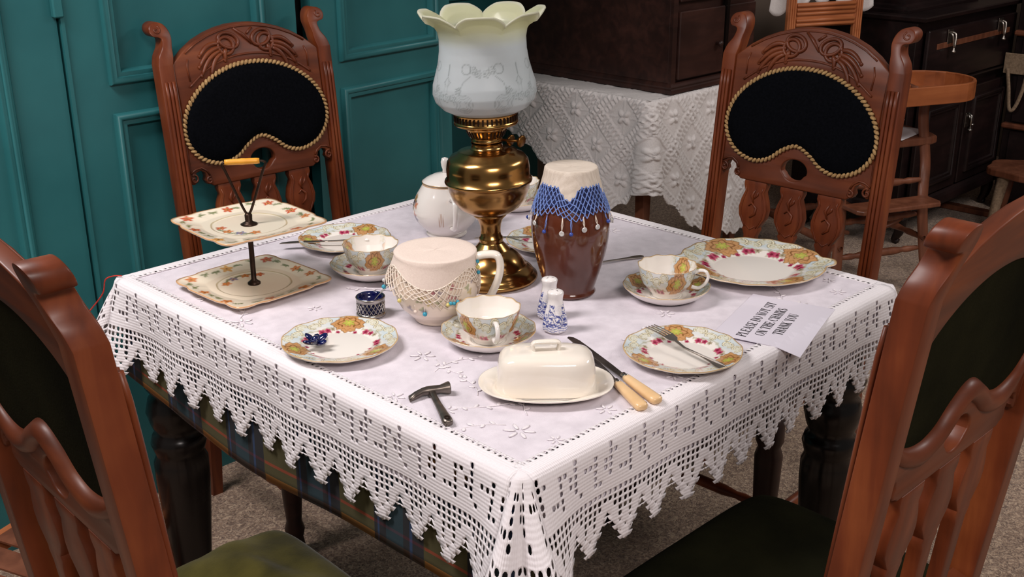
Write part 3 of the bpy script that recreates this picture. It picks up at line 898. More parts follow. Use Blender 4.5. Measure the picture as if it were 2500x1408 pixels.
    obj('stretcher', xf(lathe(tp, 12), (0, -0.335, 0.20), (0, PI/2, 0)), 'chair_wood', t)
    return t

G = 'carved dining chairs round the table'
chA = make_chair('dining_chair', 'carved wooden chair with black kidney pad against the teal partition', 'dark_velvet', 'dark_velvet')
chA.location = (0.110, 0.865, 0); chA.rotation_euler = (0, 0, -0.06)
chB = dup(chA, (0.834, -0.052, 0), -1.545, 'carved wooden chair with black kidney pad facing left in front of the high chair', G)
chC = dup(chA, (-0.075, -0.809, 0), 3.134, 'carved wooden chair seen from behind at the right edge with dark seat', G)
chD = make_chair('dining_chair', 'carved wooden chair seen from behind at the left edge with olive green velvet seat', 'green_velvet', 'dark_velvet')
chD.location = (-0.832, -0.184, 0); chD.rotation_euler = (0, 0, 1.53)

# ------------------------------------------------------------------ printed china
def L3(*c): return np.array(lin(*c))
def blend(col, mask, c):
    mk = np.clip(mask, 0, 1)[:, None]
    return col*(1-mk)+np.array(c)[None, :]*mk
def soft(d, w=0.012): return np.clip(0.5-d/w, 0, 1)

def china(rn, th, ns=3, ph=0.0, wash=1.0, gold=True):
    """transfer print of the tea set: tan cartouches with green sprigs, olive scrolls, crimson roses.
    rn 0..1 from the middle to the rim, th angle; ns cartouches round the rim"""
    rn = np.asarray(rn, float); th = np.asarray(th, float)
    col = np.tile(L3(238, 232, 224), (len(rn), 1))
    sec = 2*PI/ns
    d = (th-ph+sec/2) % sec - sec/2
    k = int(1e9)
    w = soft(0.70+0.03*np.sin(th*11)-rn, 0.10)*(0.75+0.25*np.sin(th*5+1))*wash
    col = blend(col, 0.9*w, L3(198, 213, 218))
    # cream scrolls near the edge: open C shapes with an olive outline and a fringe of strokes
    for du, fl in ((0.50*sec, 1), (0.37*sec, 1), (-0.37*sec, -1), (0.235*sec, 1), (-0.235*sec, -1)):
        dd = (d-du+sec/2) % sec - sec/2
        dx, dy = rn*dd*fl, rn-(0.90 if abs(du) != 0.37*sec else 0.83)
        q = np.hypot(dx*0.85, dy*1.15); an = np.arctan2(dy, dx)
        r0 = 0.082+0.012*np.cos(2*an+0.6)
        op = soft(np.abs(((an+2.0+PI) % (2*PI))-PI)*-1+0.55, 0.2)     # gap of the C
        col = blend(col, soft(q-r0*0.95, 0.02)*0.55, L3(226, 222, 196))
        col = blend(col, 0.75*soft(np.abs(np.sin(6*an))*q-0.010, 0.012)*(q < r0*0.7)*(q > 0.02), L3(188, 170, 98))
        col = blend(col, op*soft(np.abs(q-r0)-0.021, 0.008), L3(122, 110, 66))
        col = blend(col, op*soft(np.abs(q-r0)-0.012, 0.008), L3(236, 230, 204))
    # garland leaves
    g = soft(np.abs(rn-0.70-0.03*np.sin(th*2*ns+0.7))-0.010-0.022*np.clip(np.sin(th*9*ns), 0, 1), 0.014)*(np.abs(d) > 0.19*sec)
    col = blend(col, 0.6*g, L3(164, 158, 116))
    # tan cartouche
    dx, dy = rn*d, rn-0.80
    q = np.hypot(dx*0.82, dy); an = np.arctan2(dy, dx)
    r0 = 0.215*(1+0.07*np.cos(9*an)+0.09*np.cos(4*an)+0.05*np.cos(17*an))
    col = blend(col, soft(q-r0-0.014), L3(128, 92, 48))
    col = blend(col, soft(q-r0), L3(200, 150, 98))
    col = blend(col, soft(np.abs(q-0.135*(1+0.18*np.cos(6*an)))-0.012, 0.010)*(dy > -0.12), L3(128, 82, 36))
    col = blend(col, 0.8*soft(np.abs(q-0.175*(1+0.12*np.cos(9*an+1)))-0.006, 0.010), L3(150, 100, 52))
    r1 = 0.090*(0.40+0.60*np.abs(np.cos(3.5*an+0.4)))
    col = blend(col, soft(q-r1-0.012), L3(132, 104, 48))
    col = blend(col, soft(q-r1), L3(184, 186, 84))
    col = blend(col, soft(q-0.022), L3(206, 194, 92))
    # sprays of roses along the inner edge
    for du, dr, rr in ((0.26, 0.63, 0.056), (0.345, 0.625, 0.064), (-0.28, 0.63, 0.060), (-0.365, 0.645, 0.052), (0.13, 0.565, 0.036), (-0.13, 0.565, 0.036)):
        dd = (d-du*sec+sec/2) % sec - sec/2
        dx, dy = rn*dd, rn-dr
        q = np.hypot(dx, dy); an = np.arctan2(dy, dx)
        g = soft(q-rr*1.5*(0.6+0.4*np.cos(4*an+du*9)), 0.03)
        col = blend(col, 0.55*g, L3(158, 150, 106))
        r0 = rr*(1+0.16*np.cos(5*an+du*20))
        col = blend(col, soft(q-r0), L3(196, 84, 116))
        col = blend(col, soft(np.abs(q-r0*0.62)-0.006, 0.014), L3(160, 42, 78))
        col = blend(col, soft(q-r0*0.42), L3(122, 20, 48))
    for du in (-0.44, 0.19):
        dd = (d-du*sec+sec/2) % sec - sec/2
        q = np.hypot(rn*dd, rn-0.655); an = np.arctan2(rn-0.655, rn*dd)
        col = blend(col, soft(q-0.045*(1+0.2*np.cos(6*an))), L3(176, 164, 140))
        col = blend(col, soft(q-0.018), L3(128, 112, 78))
    if gold: col = blend(col, soft(0.982-rn, 0.01), L3(196, 160, 104))
    return col

def polar(prof, nt, wob=None):
    """prof: list (r, z) from the middle outwards over the rim and back under; returns verts, faces, r/rmax, theta"""
    v, f = lathe(prof, nt, wob=wob)
    rmax = max(p[0] for p in prof)
    rn = np.repeat([p[0]/rmax for p in prof], nt)
    th = np.tile(np.arange(nt)*2*PI/nt, len(prof))
    f.append(tuple(range(nt-1, -1, -1)))
    f.append(tuple((len(prof)-1)*nt+j for j in range(nt)))
    return v, f, rn, th

def densify(prof, step):
    out = [prof[0]]
    for a, b_ in zip(prof[:-1], prof[1:]):
        n = max(1, int(math.hypot(b_[0]-a[0], b_[1]-a[1])/step))
        out += [(a[0]+(b_[0]-a[0])*k/n, a[1]+(b_[1]-a[1])*k/n) for k in range(1, n+1)]
    return out

def make_plate_mesh(name, R, h, well, nt=320, ph=0.0, ns=3, lobes=12, lob=0.006, tabs=False):
    topp = [(0.002, 0.0045), (well*0.95*R, 0.0045), (well*R, 0.0055), ((well+0.10)*R, h*0.55), (0.97*R, h*0.97), (R, h)]
    topp = densify(topp, R/70)
    under = [(R*0.998, h-0.0025), (0.95*R, h*0.97-0.004), ((well+0.08)*R, h*0.5-0.004), (well*0.92*R, 0.0), (well*0.85*R, 0.0), (well*0.82*R, 0.0015), (0.002, 0.0015)]
    prof = topp+under
    def wob(r, z, t, i):
        k = max(0, (r/R-well)/(1-well))
        rr = r*(1+lob*k*math.cos(lobes*t))
        if tabs:
            for c in (0.0, PI):
                dt = (t-c+PI) % (2*PI)-PI
                rr += 0.018*k*k*math.exp(-(dt/0.16)**4)
        return rr, z+0.0006*k*math.cos(lobes*t)
    v, f, rn, th = polar(prof, nt, wob)
    me = mesh(name, v, f)
    col = china(rn, th, ns, ph)
    nb = len(topp)*nt
    col[nb:] = L3(232, 226, 218)
    paint(me, col)
    return me

plate_me = make_plate_mesh('tea_plate', 0.0875, 0.016, 0.58)
GP = 'small floral tea plates'
def tea_plate(x, y, rz, label):
    o = obj('tea_plate', plate_me, 'printed_china', loc=(x, y, TZ+0.0012), rot=(0, 0, rz))
    return tag(o, label, 'plate', GP)
tea_plate(-0.372, -0.034, 0.72+PI/3*0, 'floral tea plate with a dark blue trinket lying on it')
tea_plate(-0.042, -0.425, 0.78, 'floral tea plate with a silver fork lying across it')
tea_plate(-0.063, 0.357, 0.30, 'floral tea plate with a knife lying across it near the back edge')
tea_plate(0.205, 0.065, 1.3, 'floral tea plate half hidden between the oil lamp and the brown jar')
bp_ = obj('serving_plate', make_plate_mesh('serving_plate', 0.128, 0.021, 0.56, 420, 0.45, 4, 16, 0.004, True), 'printed_china', loc=(0.350, -0.285, TZ+0.0012), rot=(0, 0, -0.86))
tag(bp_, 'large floral serving plate with tab handles at the right of the table', 'plate')

def make_cup():
    """cup with printed outside, a band of flowers inside the rim, and a loop handle on +x"""
    R, H = 0.049, 0.054
    outp = densify([(0.0235, 0.0), (0.0245, 0.004), (0.030, 0.010), (0.040, 0.022), (0.0455, 0.036), (0.0480, 0.048), (R, H)], 0.0011)
    inp = densify([(R-0.0014, H-0.0006), (0.0462, 0.047), (0.0437, 0.036), (0.038, 0.022), (0.028, 0.010), (0.020, 0.006), (0.002, 0.005)], 0.0013)
    prof = [(0.002, 0.0015), (0.020, 0.0015)]+outp+inp
    nt = 260
    def wob(r, z, t, i):
        k = max(0, z/H)**2
        return r*(1+0.012*k*math.cos(12*t)), z+0.0007*k*math.cos(12*t)
    v, f, rn, th = polar(prof, nt, wob)
    me = mesh('teacup_body', v, f)
    z = np.array([q[1] for q in prof]); zz = np.repeat(z, nt)
    row = np.repeat(np.arange(len(prof)), nt)
    col = np.tile(L3(240, 235, 228), (len(v), 1))
    o_ = (row >= 2) & (row < 2+len(outp))
    cc = china(0.50+0.485*(zz/H), th, 3, PI)
    lowm = soft(0.012-zz, 0.004)[:, None]
    col[o_] = (col*(1-lowm)+cc*lowm)[o_]
    i_ = row >= 2+len(outp)
    ci = china(0.42+0.56*(zz/H), th, 3, PI)
    msk = (soft(0.024-zz, 0.006)*soft(np.abs(((th-PI+PI/3) % (2*PI/3))-PI/3)-0.45, 0.25)*soft(np.abs(((th-0.9+PI) % (2*PI))-PI)-1.6, 0.2))[:, None]
    col[i_] = (col*(1-msk)+ci*msk)[i_]
    col = blend(col, soft(H-0.0012-zz, 0.001), L3(200, 172, 130))
    paint(me, col)
    return me
cup_me = make_cup()
hpath = spline([(0.0455, 0, 0.0430), (0.054, 0, 0.0480), (0.064, 0, 0.0465), (0.068, 0, 0.0370), (0.063, 0, 0.0250), (0.053, 0, 0.0170), (0.0415, 0, 0.0185)], 6)
handle_v = tube(hpath, [0.0026+0.0012*abs(i/len(hpath)-0.5) for i in range(len(hpath))], 10, flat=(1, 1.3))
handle_me = mesh('cup_handle', *handle_v)

def make_saucer():
    R, h = 0.0725, 0.0235
    topp = densify([(0.002, 0.004), (0.026, 0.004), (0.028, 0.0055), (0.034, 0.0060), (0.050, 0.0105), (0.062, 0.0165), (0.070, h-0.0012), (R, h)], 0.0011)
    under = [(R-0.0006, h-0.0025), (0.0645, 0.0130), (0.055, 0.0065), (0.046, 0.0022), (0.042, 0.0), (0.036, 0.0), (0.034, 0.002), (0.002, 0.002)]
    prof = topp+under; nt = 280
    def wob(r, z, t, i):
        k = max(0, (r-0.03)/(R-0.03))**2
        return r*(1+0.008*k*math.cos(12*t)), z+0.0006*k*math.cos(12*t)
    v, f, rn, th = polar(prof, nt, wob)
    me = mesh('saucer', v, f)
    col = china(rn, th, 3, 0.4)
    col[len(topp)*nt:] = L3(236, 230, 224)
    paint(me, col)
    return me
saucer_me = make_saucer()
def cup_and_saucer(x, y, rz, lab_c, lab_s, sz=0.3):
    s_ = obj('saucer', saucer_me, 'printed_china', loc=(x, y, TZ+0.0012), rot=(0, 0, rz+sz))
    tag(s_, lab_s, 'saucer', 'floral saucers')
    c = thing('teacup', lab_c, 'cup', (x, y, TZ+0.0056), rz, 'floral teacups')
    obj('body', cup_me, 'printed_china', c)
    obj('handle', handle_me, 'white_glaze', c)
VIEW = CAM['yaw']+PI          # direction from the table towards the camera
cup_and_saucer(-0.201, -0.179, VIEW+0.22, 'floral teacup with its white handle towards the butter dish', 'floral saucer under the cup behind the butter dish', 0.6)
cup_and_saucer(0.140, -0.255, VIEW+1.30, 'floral teacup beside the large serving plate', 'floral saucer under the cup beside the serving plate', 0.2)
cup_and_saucer(-0.132, 0.190, VIEW+3.40, 'floral teacup between the cake stand and the covered jug', 'floral saucer under the cup by the cake stand', -0.1)
cup_and_saucer(0.345, 0.300, VIEW+2.6, 'floral teacup half hidden behind the oil lamp', 'floral saucer behind the oil lamp', 0.9)

# ------------------------------------------------------------------ two tier cake stand
def square_plate(name, half_, h, seed):
    nt, R = 360, half_
    wellf = 0.60
    rad = densify([(0.01, 0.004), (wellf*0.97, 0.004), (wellf, 0.0052), (0.72, h*0.45), (0.97, h*0.95), (1.0, h)], 0.0165)
    und = [(0.997, h-0.003), (0.9, h*0.8-0.003), (0.7, h*0.35-0.0015), (0.56, 0.0), (0.5, 0.0), (0.48, 0.0015), (0.01, 0.0015)]
    prof = rad+und
    v, f = [], []
    for r, z in prof:
        for j in range(nt):
            t = 2*PI*j/nt
            sq = 1/((abs(math.cos(t))**6+abs(math.sin(t))**6)**(1/6))
            d45 = (t-PI/4) % (PI/2); d45 = min(d45, PI/2-d45)
            corner = 0.035*math.exp(-(d45/0.10)**2) - 0.045*math.exp(-((d45-0.25)/0.09)**2)
            k = max(0.0, (r-0.55)/0.45)
            rr = R*r*((1-k)*1.0+k*(sq*1.0+corner))
            if r < 0.56: rr = R*r*1.0
            v.append((rr*math.cos(t), rr*math.sin(t), z))
    for i in range(len(prof)-1):
        for j in range(nt):
            k = (j+1) % nt
            f.append((i*nt+j, i*nt+k, (i+1)*nt+k, (i+1)*nt+j))
    f.append(tuple(range(nt-1, -1, -1))); f.append(tuple((len(prof)-1)*nt+j for j in range(nt)))
    me = mesh(name, v, f)
    P = np.array(v)[:, :2]/R
    rn = np.repeat([p[0] for p in prof], nt)
    th = np.tile(np.arange(nt)*2*PI/nt, len(prof))
    col = np.tile(L3(238, 226, 204), (len(v), 1))
    r_ = np.random.default_rng(seed)
    col = blend(col, soft(np.abs(rn-wellf)-0.004, 0.012), L3(176, 156, 110))
    def bloom(x, y, s, c1, c2):
        nonlocal col
        q = np.hypot(P[:, 0]-x, P[:, 1]-y); an = np.arctan2(P[:, 1]-y, P[:, 0]-x)
        r0 = s*(1+0.28*np.cos(5*an+x*9))
        col = blend(col, soft(q-r0, 0.02), c1)
        col = blend(col, soft(q-r0*0.5, 0.02)*(0.5+0.5*np.cos(9*an)), c2)
        col = blend(col, soft(q-s*0.22, 0.01), L3(120, 70, 40))
    def leaf(x, y, an, l, w, c):
        nonlocal col
        dx, dy = P[:, 0]-x, P[:, 1]-y
        a = dx*math.cos(an)+dy*math.sin(an); b_ = -dx*math.sin(an)+dy*math.cos(an)-0.25*a*a/l
        col = blend(col, 0.85*soft(np.hypot(a/l, b_/w)-1, 0.25), c)
    GR, OR, YL, VI, RD = L3(120, 126, 84), L3(208, 122, 66), L3(222, 166, 92), L3(130, 126, 156), L3(198, 84, 52)
    for k in range(26):
        t = 2*PI*k/26+r_.random()*0.1
        sq = 1/((abs(math.cos(t))**6+abs(math.sin(t))**6)**(1/6))
        x, y = 0.86*sq*math.cos(t), 0.86*sq*math.sin(t)
        if k % 3 == 0: bloom(x, y, 0.075+0.02*r_.random(), [OR, YL, OR, RD][r_.integers(4)], YL)
        else:
            for q in range(3): leaf(x+0.05*(r_.random()-0.5), y+0.05*(r_.random()-0.5), t+PI/2+(r_.random()-0.5)*1.4, 0.085, 0.020, [GR, L3(150, 152, 110), GR][q])
    a0 = r_.random()*1.0+(0.1 if seed % 2 else 2.6)
    for k in range(7):
        t = a0+k*0.26
        x, y = 0.50*math.cos(t), 0.50*math.sin(t)
        for q in range(2): leaf(x, y, t+PI/2+(r_.random()-0.5)*1.6, 0.09, 0.020, GR)
        if k % 2 == 0: bloom(0.46*math.cos(t), 0.46*math.sin(t), 0.075, [RD, OR, VI, OR][(k//2) % 4], YL)
    col = blend(col, soft(0.975-rn, 0.012), L3(206, 146, 84))
    col[len(rad)*nt:] = L3(232, 214, 190)
    paint(me, col)
    return me
cs = thing('cake_stand', 'two tier cake stand of cream floral square plates with yellow carrying handle', 'cake stand', (-0.312, 0.288, TZ+0.0012), 0.0)
obj('lower_plate', square_plate('lower_plate', 0.103, 0.012, 3), 'printed_china', cs, rot=(0, 0, 0.03))
obj('upper_plate', square_plate('upper_plate', 0.103, 0.012, 4), 'printed_china', cs, loc=(0, 0, 0.107), rot=(0, 0, -0.05))
obj('column', lathe([(0.0, 0.0), (0.011, 0.004), (0.011, 0.007), (0.007, 0.010), (0.0045, 0.013), (0.0045, 0.100), (0.006, 0.104), (0.006, 0.1085)], 20, True, True), 'iron', cs)
obj('top_washer', lathe([(0.0, 0.1110), (0.014, 0.1113), (0.0145, 0.1125), (0.008, 0.1155), (0.006, 0.118), (0.0065, 0.128), (0.0045, 0.131), (0.0, 0.132)], 20), 'iron', cs)
hd = [math.cos(-0.60), math.sin(-0.60)]
def hp(a, z): return (hd[0]*a, hd[1]*a, z)
obj('handle_wire', join(tube(spline([hp(0.0, 0.127), hp(-0.008, 0.142), hp(-0.030, 0.203), hp(-0.0355, 0.216), hp(-0.031, 0.220), hp(-0.026, 0.2205)], 6), 0.0022, 8), tube(spline([hp(0.0, 0.127), hp(0.008, 0.142), hp(0.030, 0.203), hp(0.0355, 0.216), hp(0.031, 0.220), hp(0.026, 0.2205)], 6), 0.0022, 8)), 'iron', cs)
g0, g1 = Vector(hp(-0.031, 0.2205)), Vector(hp(0.026, 0.2205))
obj('handle_grip', tube([g0.lerp(g1, k/10) for k in range(11)], [0.0046]+[0.0052]*4+[0.0056]+[0.0052]*4+[0.0046], 12), 'yellow_plastic', cs)

# ------------------------------------------------------------------ brass oil lamp
lamp = thing('oil_lamp', 'brass oil lamp with frilled frosted glass shade in the middle of the table', 'lamp', (0.002, 0.020, TZ+0.0012))
lamp.rotation_euler = Euler((0.024*math.cos(CAM['yaw']), 0.024*math.sin(CAM['yaw']), 0)) if False else (0, 0, 0)
# the upper part leans a little to the left, as old burners do
tilt_axis = Vector((math.cos(CAM['yaw']), math.sin(CAM['yaw']), 0))
lamp.rotation_mode = 'QUATERNION'
from mathutils import Quaternion
lamp.rotation_quaternion = Quaternion(tilt_axis, -0.030)
base = [(0.0, 0.001), (0.078, 0.001), (0.0795, 0.004), (0.0785, 0.008), (0.074, 0.011), (0.073, 0.014), (0.070, 0.018), (0.062, 0.024), (0.059, 0.026), (0.058, 0.029), (0.052, 0.038), (0.045, 0.046), (0.036, 0.052), (0.033, 0.053), (0.031, 0.056), (0.0255, 0.062), (0.0215, 0.067)]
obj('base', lathe(base, 72), 'brass', lamp)
stem = [(0.0215, 0.067), (0.0195, 0.070), (0.0215, 0.073), (0.0205, 0.077), (0.0180, 0.080), (0.0172, 0.090), (0.0185, 0.100), (0.0225, 0.110), (0.0285, 0.116), (0.030, 0.118), (0.029, 0.121)]
obj('stem', lathe(stem, 48), 'brass', lamp)
font = [(0.026, 0.120), (0.040, 0.124), (0.053, 0.133), (0.063, 0.147), (0.0685, 0.162), (0.0705, 0.174), (0.0740, 0.1755), (0.0750, 0.1785), (0.0740, 0.1815), (0.0705, 0.183), (0.0710, 0.200), (0.0690, 0.213), (0.0630, 0.221), (0.0520, 0.2255), (0.0500, 0.2290), (0.0440, 0.2310), (0.0310, 0.2330), (0.0270, 0.2345), (0.0255, 0.2420), (0.0270, 0.2440)]
obj('font', lathe(font, 80), 'brass', lamp)
burner = obj('burner', lathe([(0.024, 0.243), (0.026, 0.246), (0.0265, 0.250), (0.024, 0.252), (0.0285, 0.254), (0.0345, 0.267), (0.0365, 0.270), (0.0365, 0.273), (0.047, 0.2735), (0.0535, 0.276), (0.0545, 0.279), (0.0535, 0.281), (0.0525, 0.282), (0.0525, 0.292), (0.0540, 0.294), (0.0535, 0.297), (0.050, 0.2975)], 72), 'brass', lamp)
slots = []
for k in range(44):
    t = 2*PI*k/44
    slots.append(xf(box((0.0532, 0, 0.287), (0.0016, 0.0030, 0.0085)), (0, 0, 0), (0, 0, t)))
for k in range(30):
    t = 2*PI*k/30
    slots.append(xf(box((0, 0, 0), (0.0016, 0.0024, 0.011)), (0.0318*math.cos(t), 0.0318*math.sin(t), 0.2605), (0, 0.43, t)))
so_ = obj('gallery_slots', join(*slots), 'iron', burner, smooth=False); so_['kind'] = 'stuff'
# wick winder with its two knurled knobs, on the right as seen from the front
kd = Vector((math.sin(CAM['yaw']), -math.cos(CAM['yaw']), 0))
kp = kd.cross(Vector((0, 0, 1)))
for a, z, s in ((0.040, 0.243, 1.15), (0.058, 0.246, 1.2)):
    c = kd*a - kp*(-0.012 if a > 0.05 else 0.010)*1.0
    wk = obj('wick_knob', xf(lathe([(0.0, -0.002), (0.0075, -0.002), (0.0085, -0.001), (0.0085, 0.001), (0.0075, 0.002), (0.003, 0.003), (0.0, 0.003)], 18, wob=lambda r, z, t, i: (r*(1+0.06*math.cos(9*t)), z)), (c.x, c.y, z), (PI/2-0.2, 0, CAM['yaw']+(PI/2 if True else 0)+0.9), (s, s, s)), 'dull_brass', lamp)
    obj('knob_spindle', tube([(kd.x*0.02, kd.y*0.02, 0.247), tuple(c+Vector((0, 0, z)))], 0.0022, 8), 'dull_brass', wk)
# frosted shade
NT = 240
sh = densify([(r_, 0.297+(z_-0.297)*0.885) for r_, z_ in [(0.0480, 0.296), (0.0560, 0.298), (0.0700, 0.306), (0.0810, 0.319), (0.0850, 0.333), (0.0838, 0.350), (0.0790, 0.368), (0.0735, 0.390), (0.0705, 0.412), (0.0700, 0.434), (0.0725, 0.450), (0.0800, 0.463), (0.0910, 0.472), (0.0990, 0.4755)]], 0.0018)
Z0, Z1 = 0.419, 0.4550
def frill(r, z, t, i):
    k = max(0.0, (z-Z0)/(Z1-Z0))
    c = abs(math.cos(3.5*(t-VIEW)))**0.7      # seven rounded lobes
    lobe = (c-0.55)
    return r*(1+0.16*k*k*lobe), z+0.021*k**1.4*lobe - 0.014*k**4*(c > 0.8)*(c-0.8)
v, f = lathe(sh, NT, wob=frill)
sm = mesh('shade', v, f)
zz = np.repeat([p[1] for p in sh], NT); th = np.tile(np.arange(NT)*2*PI/NT, len(sh))
col = np.tile(L3(220, 227, 230), (len(v), 1))
col = blend(col, 0.9*np.clip((zz-0.408)/0.03, 0, 1), L3(226, 226, 186))
col = blend(col, soft(0.4532-zz, 0.002), L3(240, 240, 222))
# etched flower garlands, clear lines in the frosting
sx = (th-VIEW) % (PI/2)-PI/4
P = np.stack([sx*0.078, zz-0.354], 1)
ET = L3(150, 160, 160)
def ering(x, y, r, w=0.0010, five=0.0):
    global col
    q = np.hypot(P[:, 0]-x, P[:, 1]-y); an = np.arctan2(P[:, 1]-y, P[:, 0]-x)
    col = blend(col, 0.85*soft(np.abs(q-r*(1+five*np.cos(5*an)))-w, 0.0012), ET)
def eline(x0, y0, x1, y1, w=0.0006):
    global col
    d = np.array([x1-x0, y1-y0]); l2 = (d**2).sum()
    u_ = np.clip(((P[:, 0]-x0)*d[0]+(P[:, 1]-y0)*d[1])/l2, 0, 1)
    q = np.hypot(P[:, 0]-x0-u_*d[0], P[:, 1]-y0-u_*d[1])
    col = blend(col, 0.7*soft(q-w, 0.001), ET)
for x, y, r in ((0.0, -0.022, 0.006), (-0.012, -0.020, 0.005), (0.013, -0.021, 0.005), (0.022, -0.010, 0.0045), (-0.022, -0.010, 0.0045), (0.046, 0.022, 0.0055), (-0.046, 0.022, 0.0055), (0.055, 0.017, 0.005), (-0.055, 0.017, 0.005)):
    ering(x, y, r, 0.0007, 0.2); ering(x, y, r*0.4, 0.0005)
for s in (1, -1):
    for k in range(4): ering(s*0.030, -0.030, 0.006+0.003*k, 0.0004)
    eline(s*0.003, -0.012, s*0.003, 0.006); eline(0, 0.010, s*0.006, 0.002); eline(s*0.006, 0.002, s*0.002, -0.004); eline(0, 0.012, 0, 0.030)
    eline(s*0.026, -0.006, s*0.030, 0.004); eline(s*0.030, 0.004, s*0.042, 0.014)
    ering(s*0.034, 0.024, 0.008, 0.0006)
paint(sm, col)
so = obj('shade', sm, 'frosted_glass', lamp)
md = so.modifiers.new('thickness', 'SOLIDIFY'); md.thickness = 0.0028; md.offset = 0

# ------------------------------------------------------------------ helpers for surfaces of revolution and nets
def prof_r(prof, z):
    """radius of the outer profile at height z"""
    for (r0, z0), (r1, z1) in zip(prof[:-1], prof[1:]):
        if min(z0, z1) <= z <= max(z0, z1) and z0 != z1:
            return r0+(r1-r0)*(z-z0)/(z1-z0)
    return prof[0][0] if z < prof[0][1] else prof[-1][0]

def net(pt, ncol, nrow, r, top, bot, closed=True, jit=0.25):
    """diamond mesh net: pt(u, w) with u 0..1 round, w 0..1 down; top(u) / bot(u) limits of w"""
    segs = []
    rj = np.random.default_rng(ncol)
    P = {}
    for j in range(nrow+1):
        for i in range(ncol):
            u = (i+0.5*(j % 2)+(rj.random()-0.5)*jit)/ncol
            a, b_ = top(u % 1), bot(u % 1)
            P[(i, j)] = Vector(pt(u % 1, a+(b_-a)*(j+(rj.random()-0.5)*jit*(0 < j < nrow))/nrow))
    for j in range(nrow):
        for i in range(ncol):
            k = (i-1) % ncol if j % 2 == 0 else (i+1) % ncol
            for q in (i, k):
                a, b_ = P[(i, j)], P[(q, j+1)]
                if (a-b_).length < 0.05: segs.append(tube([a, (a+b_)/2+Vector((0, 0, -0.0004)), b_], r, 5, cap=False))
    return segs

# ------------------------------------------------------------------ milk jug under a beaded net cover
jug = thing('milk_jug', 'cream floral milk jug with pale handle under a beaded net cover', 'jug', (-0.191, -0.050, TZ+0.0012), VIEW)
JP = [(0.034, 0.0), (0.036, 0.003), (0.0375, 0.006), (0.045, 0.013), (0.056, 0.024), (0.0635, 0.038), (0.0675, 0.053), (0.0680, 0.066), (0.0660, 0.080), (0.0635, 0.095), (0.0620, 0.106), (0.0630, 0.113)]
jp = densify(JP, 0.0016)
inn = [(0.0605, 0.113), (0.059, 0.10), (0.063, 0.066), (0.055, 0.03), (0.03, 0.006), (0.002, 0.005)]
nt = 220
v, f, rn, th = polar([(0.002, 0.001)]+jp+inn, nt)
me = mesh('jug_body', v, f)
zz = np.array([q[2] for q in v])
col = np.tile(L3(240, 224, 206), (len(v), 1))
P = np.stack([((th+PI) % (2*PI)-PI)*0.066, zz-0.06], 1)
rj = np.random.default_rng(5)
for k in range(34):
    x, y = (rj.random()-0.5)*0.09+0.035*(1 if k % 3 else -1), (rj.random()-0.5)*0.05
    q = np.hypot(P[:, 0]-x, P[:, 1]-y); an = np.arctan2(P[:, 1]-y, P[:, 0]-x)
    cc = [L3(180, 96, 110), L3(150, 156, 110), L3(206, 186, 110), L3(160, 150, 160)][k % 4]
    col = blend(col, 0.8*soft(q-0.0045*(1+0.4*np.cos(3*an+k)), 0.002), cc)
for zl in (0.0065, 0.0105, 0.0145): col = blend(col, 0.45*soft(np.abs(zz-zl)-0.0005, 0.0006), L3(186, 160, 130))
paint(me, col)
obj('body', me, 'printed_jug', jug)
JH = spline([(0.0610, 0, 0.104), (0.074, 0, 0.109), (0.092, 0, 0.110), (0.0995, 0, 0.105), (0.1025, 0, 0.090), (0.099, 0, 0.070), (0.091, 0, 0.050), (0.082, 0, 0.036), (0.064, 0, 0.032)], 6)
hnd = obj('handle', tube(JH, [0.0062]*len(JH), 12, flat=(1.0, 1.45)), 'cream_glaze', jug, rot=(0, 0, 1.50))
cov = thing('jug_cover', 'cream gauze and crochet net cover with turquoise beads draped over the milk jug', 'cover', (-0.191, -0.050, TZ+0.1152), VIEW)
# cover frame: z measured from the rim of the jug
def jr(z): return prof_r(JP, 0.113+z)+0.0026
def cov_bot(u):
    """hem of the gauze: four points"""
    return 0.016+0.026*abs(math.cos(2*PI*u*1.5+0.15))**1.6
def cov_pt(u, w):
    t = 2*PI*u
    # the hem flies out a little on the left
    fl = 0.010*max(0.0, math.cos(t+1.65))**2*min(1, max(w-0.004, 0)/0.04)
    r = jr(-min(w, 0.112))+fl
    return (r*math.cos(t), r*math.sin(t), 0.0012-w)
v, f = [], []
NU = 96
rings = [0.0, 0.3, 0.6, 0.85, 0.97]
for k in rings:
    for i in range(NU):
        t = 2*PI*i/NU
        v.append((jr(0)*k*math.cos(t)+1e-5, jr(0)*k*math.sin(t), 0.0022+0.0008*math.sin(3*t+k*4)*(1-k)))
for k in range(7):
    for i in range(NU):
        u = i/NU
        v.append(cov_pt(u, 0.0006+cov_bot(u)*k/6))
for k in range(len(rings)+6):
    for i in range(NU): f.append((k*NU+i, k*NU+(i+1) % NU, (k+1)*NU+(i+1) % NU, (k+1)*NU+i))
obj('gauze', (v, f), 'gauze', cov)
segs = net(cov_pt, 40, 6, 0.00100, lambda u: cov_bot(u)-0.001, lambda u: cov_bot(u)+0.030+0.010*math.sin(2*PI*u*5))
segs += [tube([cov_pt((i+0.0)/NU % 1, cov_bot(i/NU)) for i in range(NU)], 0.0009, 5, closed=True)]
obj('crochet_net', join(*segs), 'cotton_net', cov)
